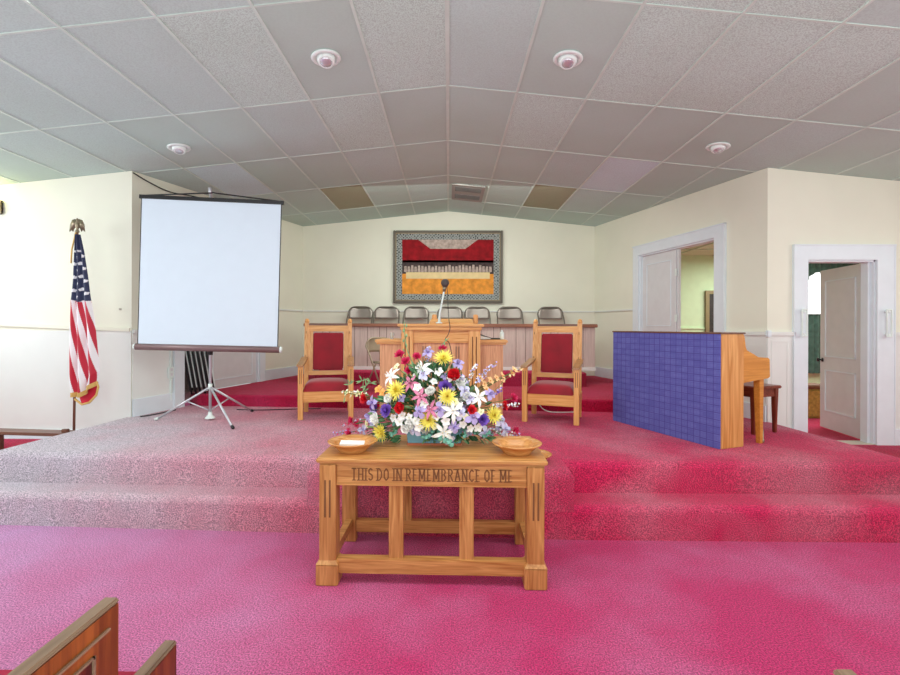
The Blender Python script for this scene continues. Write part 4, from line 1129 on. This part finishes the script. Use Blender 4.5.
for sx in (-1, 1):
    for sy in (-1, 1):
        lg = MB().box(sx*.375-.024, sx*.375+.024, sy*.15-.024, sy*.15+.024, 0, .44)
        for v in lg.bm.verts:
            if v.co.z < .1: v.co.x = sx*.375+(v.co.x-sx*.375)*.6; v.co.y = sy*.15+(v.co.y-sy*.15)*.6
        lg.bevel(.003).build('leg', M['mahog'], t)

# ------------------------------------------------------------------ left side odds
t = thing('low_bench', 'long dark wooden low bench top at the far left edge of the stage', 'bench', (-4.66, 4.62, Z1-.045), R(-5))
bbox(-.9, .98, -.08, .08, .255, .285, .005).build('seat', M['ptop'], t)
MB().box(.9, .96, -.05, -.01, .285, .32).bevel(.005).build('end_knob', M['ptop'], t)
for x in (-.8, .12): MB().box(x-.03, x+.03, -.07, .07, .047, .256).build('leg', M['ptop'], t)
t = thing('wall_sconce', 'wall lamp at the far left edge of the photo', 'wall lamp', (-5.14, 5.26, 2.87))
MB().box(-.06, .06, -.02, 0, -.08, .08).bevel(.01).build('back_plate', M['eagle'], t)
MB().lathe([(.03, -.04), (.07, .0), (.09, .06), (.085, .06), (.06, .0), (.002, -.03)], 18, (-.03, -.09, 0)).build('lamp_shade', M['glow'], t, True)
MB().tube([(0, -.01, -.03), (-.03, -.09, -.04)], .012).build('arm', M['eagle'], t)
b = MB(); b.box(-.035, .035, -.012, 0, -.055, .055); b.bevel(.004)
o = b.build('thermostat', plain('brass_knob_plate', (170, 160, 150), .4), None, loc=(-3.72, 5.245, 1.715), label='tiny round grey knob on the left wall near the corner', cat='wall knob'); o.scale = (.35, 1, .2)
t = thing('wall_outlet', 'white wall outlet with surface conduit under the screen on the left wall', 'outlet')
b = MB(TL); b.box(.475, .555, -.032, -.008, .88, 1.02); b.bevel(.004); b.build('outlet_plate', M['white'], t)
b = MB(TL); b.box(.505, .525, -.03, -.008, 1.02, 1.46); b.box(.51, .52, -.03, -.008, .60, .88); b.build('conduit', M['white'], t)
b = MB(TL)
for z in (.91, .97): b.box(.50, .53, -.036, -.031, z, z+.03)
b.build('socket', M['doorp'], t)
MB().tube(smooth_path([TL(.0, -.01, 3.27), TL(.2, -.02, 3.22), TL(.5, -.015, 3.19), TL(.9, -.01, 3.24), TL(1.6, -.01, 3.30)]), .007, 5).build('loose_cable', M['black'], None, label='thin dark cable sagging along the top of the left wall above the screen', cat='cable')
def g(x, y, z=Z2): return (x, y, z+.008)
MB().tube(smooth_path([(1.10, 5.77, .60), (1.15, 5.76, .53), (1.22, 5.71, .50), (1.30, 5.68, .498), (1.42, 5.68, .498), (1.60, 5.72, .498)]), .007, 6).build('power_cable', M['white'], None, label='white electrical cord curling on the carpet under the right throne chair', cat='cable')
MB().tube(smooth_path([g(-3.35, 5.70), g(-3.40, 5.48), g(-3.45, 5.34), g(-3.5, 5.26)]), .007, 6).build('floor_cable', M['black'], None, label='dark cord on the carpet by the left wall under the screen', cat='cable')
MB().tube(smooth_path([g(-2.62, 5.75), g(-2.4, 5.72), g(-2.2, 5.74), g(-1.9, 5.80), g(-1.6, 5.84)]), .006, 6).build('floor_cable', M['black'], None, label='dark cord along the foot of the rear tier left of the throne chair', cat='cable')

# ------------------------------------------------------------------ pews
def pew(label, x, side, yfar, yarm, H, Ha, wd):
    t = thing('pew', label, 'pew', (x, 0, 0))
    yb = yfar-.42
    prof = [(yb, 0), (yarm, 0), (yarm, Ha), (yfar+.0, Ha), (yfar, H), (yb, H)]
    MB().prism(prof, lambda y, z: (0, y, z), lambda y, z: (side*.036, y, z)).build('end_panel', M['pew'], t)
    for (y0, y1, z) in ((yb, yfar+.004, H), (yfar+.005, yarm+.004, Ha)):
        b = MB(); b.box(min(-.003*side, side*.039), max(-.003*side, side*.039), y0, y1, z, z+.014); b.bevel(.006, 3); b.build('cap_rail', M['pewcap'], t)
    b = MB()
    xa, xb = sorted((0, -side*.006))
    for (y0, y1, z0, z1) in ((yb+.02, yfar-.035, H-.047, H-.041), (yb+.02, yfar-.085, H-.082, H-.076), (yfar-.09, yfar-.083, .5, H-.076)):
        b.box(xa, xb, y0, y1, z0, z1)
    b.build('panel_moulding', M['pewcap'], t)
    xa, xb = sorted((0, -side*.002))
    MB().box(xa, xb, yb+.03, yfar-.09, .52, H-.083).build('inset_panel', wood('pew_inset', (60, 20, 8), (98, 40, 16), 'Z', .35), t)
    x0, x1 = sorted((side*.036, side*wd))
    bbox(x0, x1, yfar-.30, yfar-.26, .42, H-.06, .006).build('backrest', M['pew'], t)
    bbox(x0, x1, yfar-.28, yarm-.01, .38, .415, .006).build('seat', M['pew'], t)
    MB().box(x0, x1, yfar-.26, yarm+.02, .415, .465).bevel(.02, 3).build('seat_cushion', M['cushion'], t, True)
    MB().box(*( (x1-.04, x1) if side > 0 else (x0, x0+.04)), yb+.1, yarm, 0, Ha).build('far_end_panel', M['pew'], t)
pew('dark cherry wood pew with red cushion at the lower left corner', -.835, -1, 1.174, 1.427, .828, .55, 2.2)
pew('cherry wood pew whose rounded end tip shows at the bottom right edge', .77, 1, .945, 1.05, .836, .52, 2.2)

# ------------------------------------------------------------------ light
def area(name, loc, rot, sx, sy, e, col=(1, 1, 1)):
    l = bpy.data.lights.new(name, 'AREA'); l.shape = 'RECTANGLE'; l.size = sx; l.size_y = sy; l.energy = e; l.color = col
    o = bpy.data.objects.new(name, l); C.objects.link(o); o.location = loc; o.rotation_euler = rot
    return o
area('window_light_left', (-5.9, 3.0, 2.5), (0, R(-62), 0), 1.8, 3.4, 120, (.90, .96, 1))
area('right_fill', (5.9, 2.2, 2.5), (0, R(62), 0), 1.6, 3.2, 75, (.98, 1, .98))  # added fill from the right; stands for no known window
area('nave_fill', (0, -1.6, 2.6), (R(62), 0, 0), 7, 2.0, 80, (.96, 1, .98))  # unseen lamp added behind the camera for frontal fill
area('overhead_fill', (0, 1.9, 3.3), (R(8), 0, 0), 9, 1.6, 128, (.97, 1, .98))  # unseen lamp added overhead to brighten the step treads
area('ceiling_fill', (0, .3, .9), (R(160), 0, 0), 7, 1.5, 98, (.86, 1, .96))  # added fill aimed upward to lift the ceiling
area('stage_fill', (0, 6.3, 3.35), (R(25), 0, 0), 3.2, 1.4, 66, (.96, 1, .93))  # unseen lamp added to brighten the back wall
area('side_room_fill', (6.3, 7.6, 2.9), (0, 0, 0), 2.5, 2.5, 130, (.92, 1, .95))  # unseen area lamp added to lighten the side room
sp = bpy.data.lights.new('sconce_bulb', 'POINT'); sp.energy = 2; sp.color = (1, .85, .4); sp.shadow_soft_size = .05
so = bpy.data.objects.new('sconce_bulb', sp); C.objects.link(so); so.location = (-5.13, 5.12, 2.98)
w = bpy.data.worlds.new('world'); bpy.context.scene.world = w; w.use_nodes = True
w.node_tree.nodes['Background'].inputs[0].default_value = (.96, .98, 1, 1)
w.node_tree.nodes['Background'].inputs[1].default_value = .6

# ------------------------------------------------------------------ camera
yaw, roll = .0139, .0034
cy_, sy_, cr, sr = math.cos(yaw), math.sin(yaw), math.cos(roll), math.sin(roll)
Ry = Matrix(((cy_, sy_, 0), (-sy_, cy_, 0), (0, 0, 1))); Rr = Matrix(((cr, 0, sr), (0, 1, 0), (-sr, 0, cr)))
Rm = Rr @ Ry
cam = bpy.data.cameras.new('camera'); co = bpy.data.objects.new('camera', cam); C.objects.link(co)
m3 = Matrix((Rm[0], Rm[2], -Vector(Rm[1]))).transposed()
co.matrix_world = Matrix.Translation((0, 0, EYE)) @ m3.to_4x4()
cam.sensor_width = 36; cam.lens = 467.75/900*36
cam.shift_x = (450-442.52)/900; cam.shift_y = (326.65-337.5)/900
cam.clip_start = .05
sc_ = bpy.context.scene; sc_.camera = co
sc_.view_settings.view_transform = 'Standard'
sc_.view_settings.exposure = 0.0
sc_.cycles.max_bounces = 8; sc_.cycles.diffuse_bounces = 6
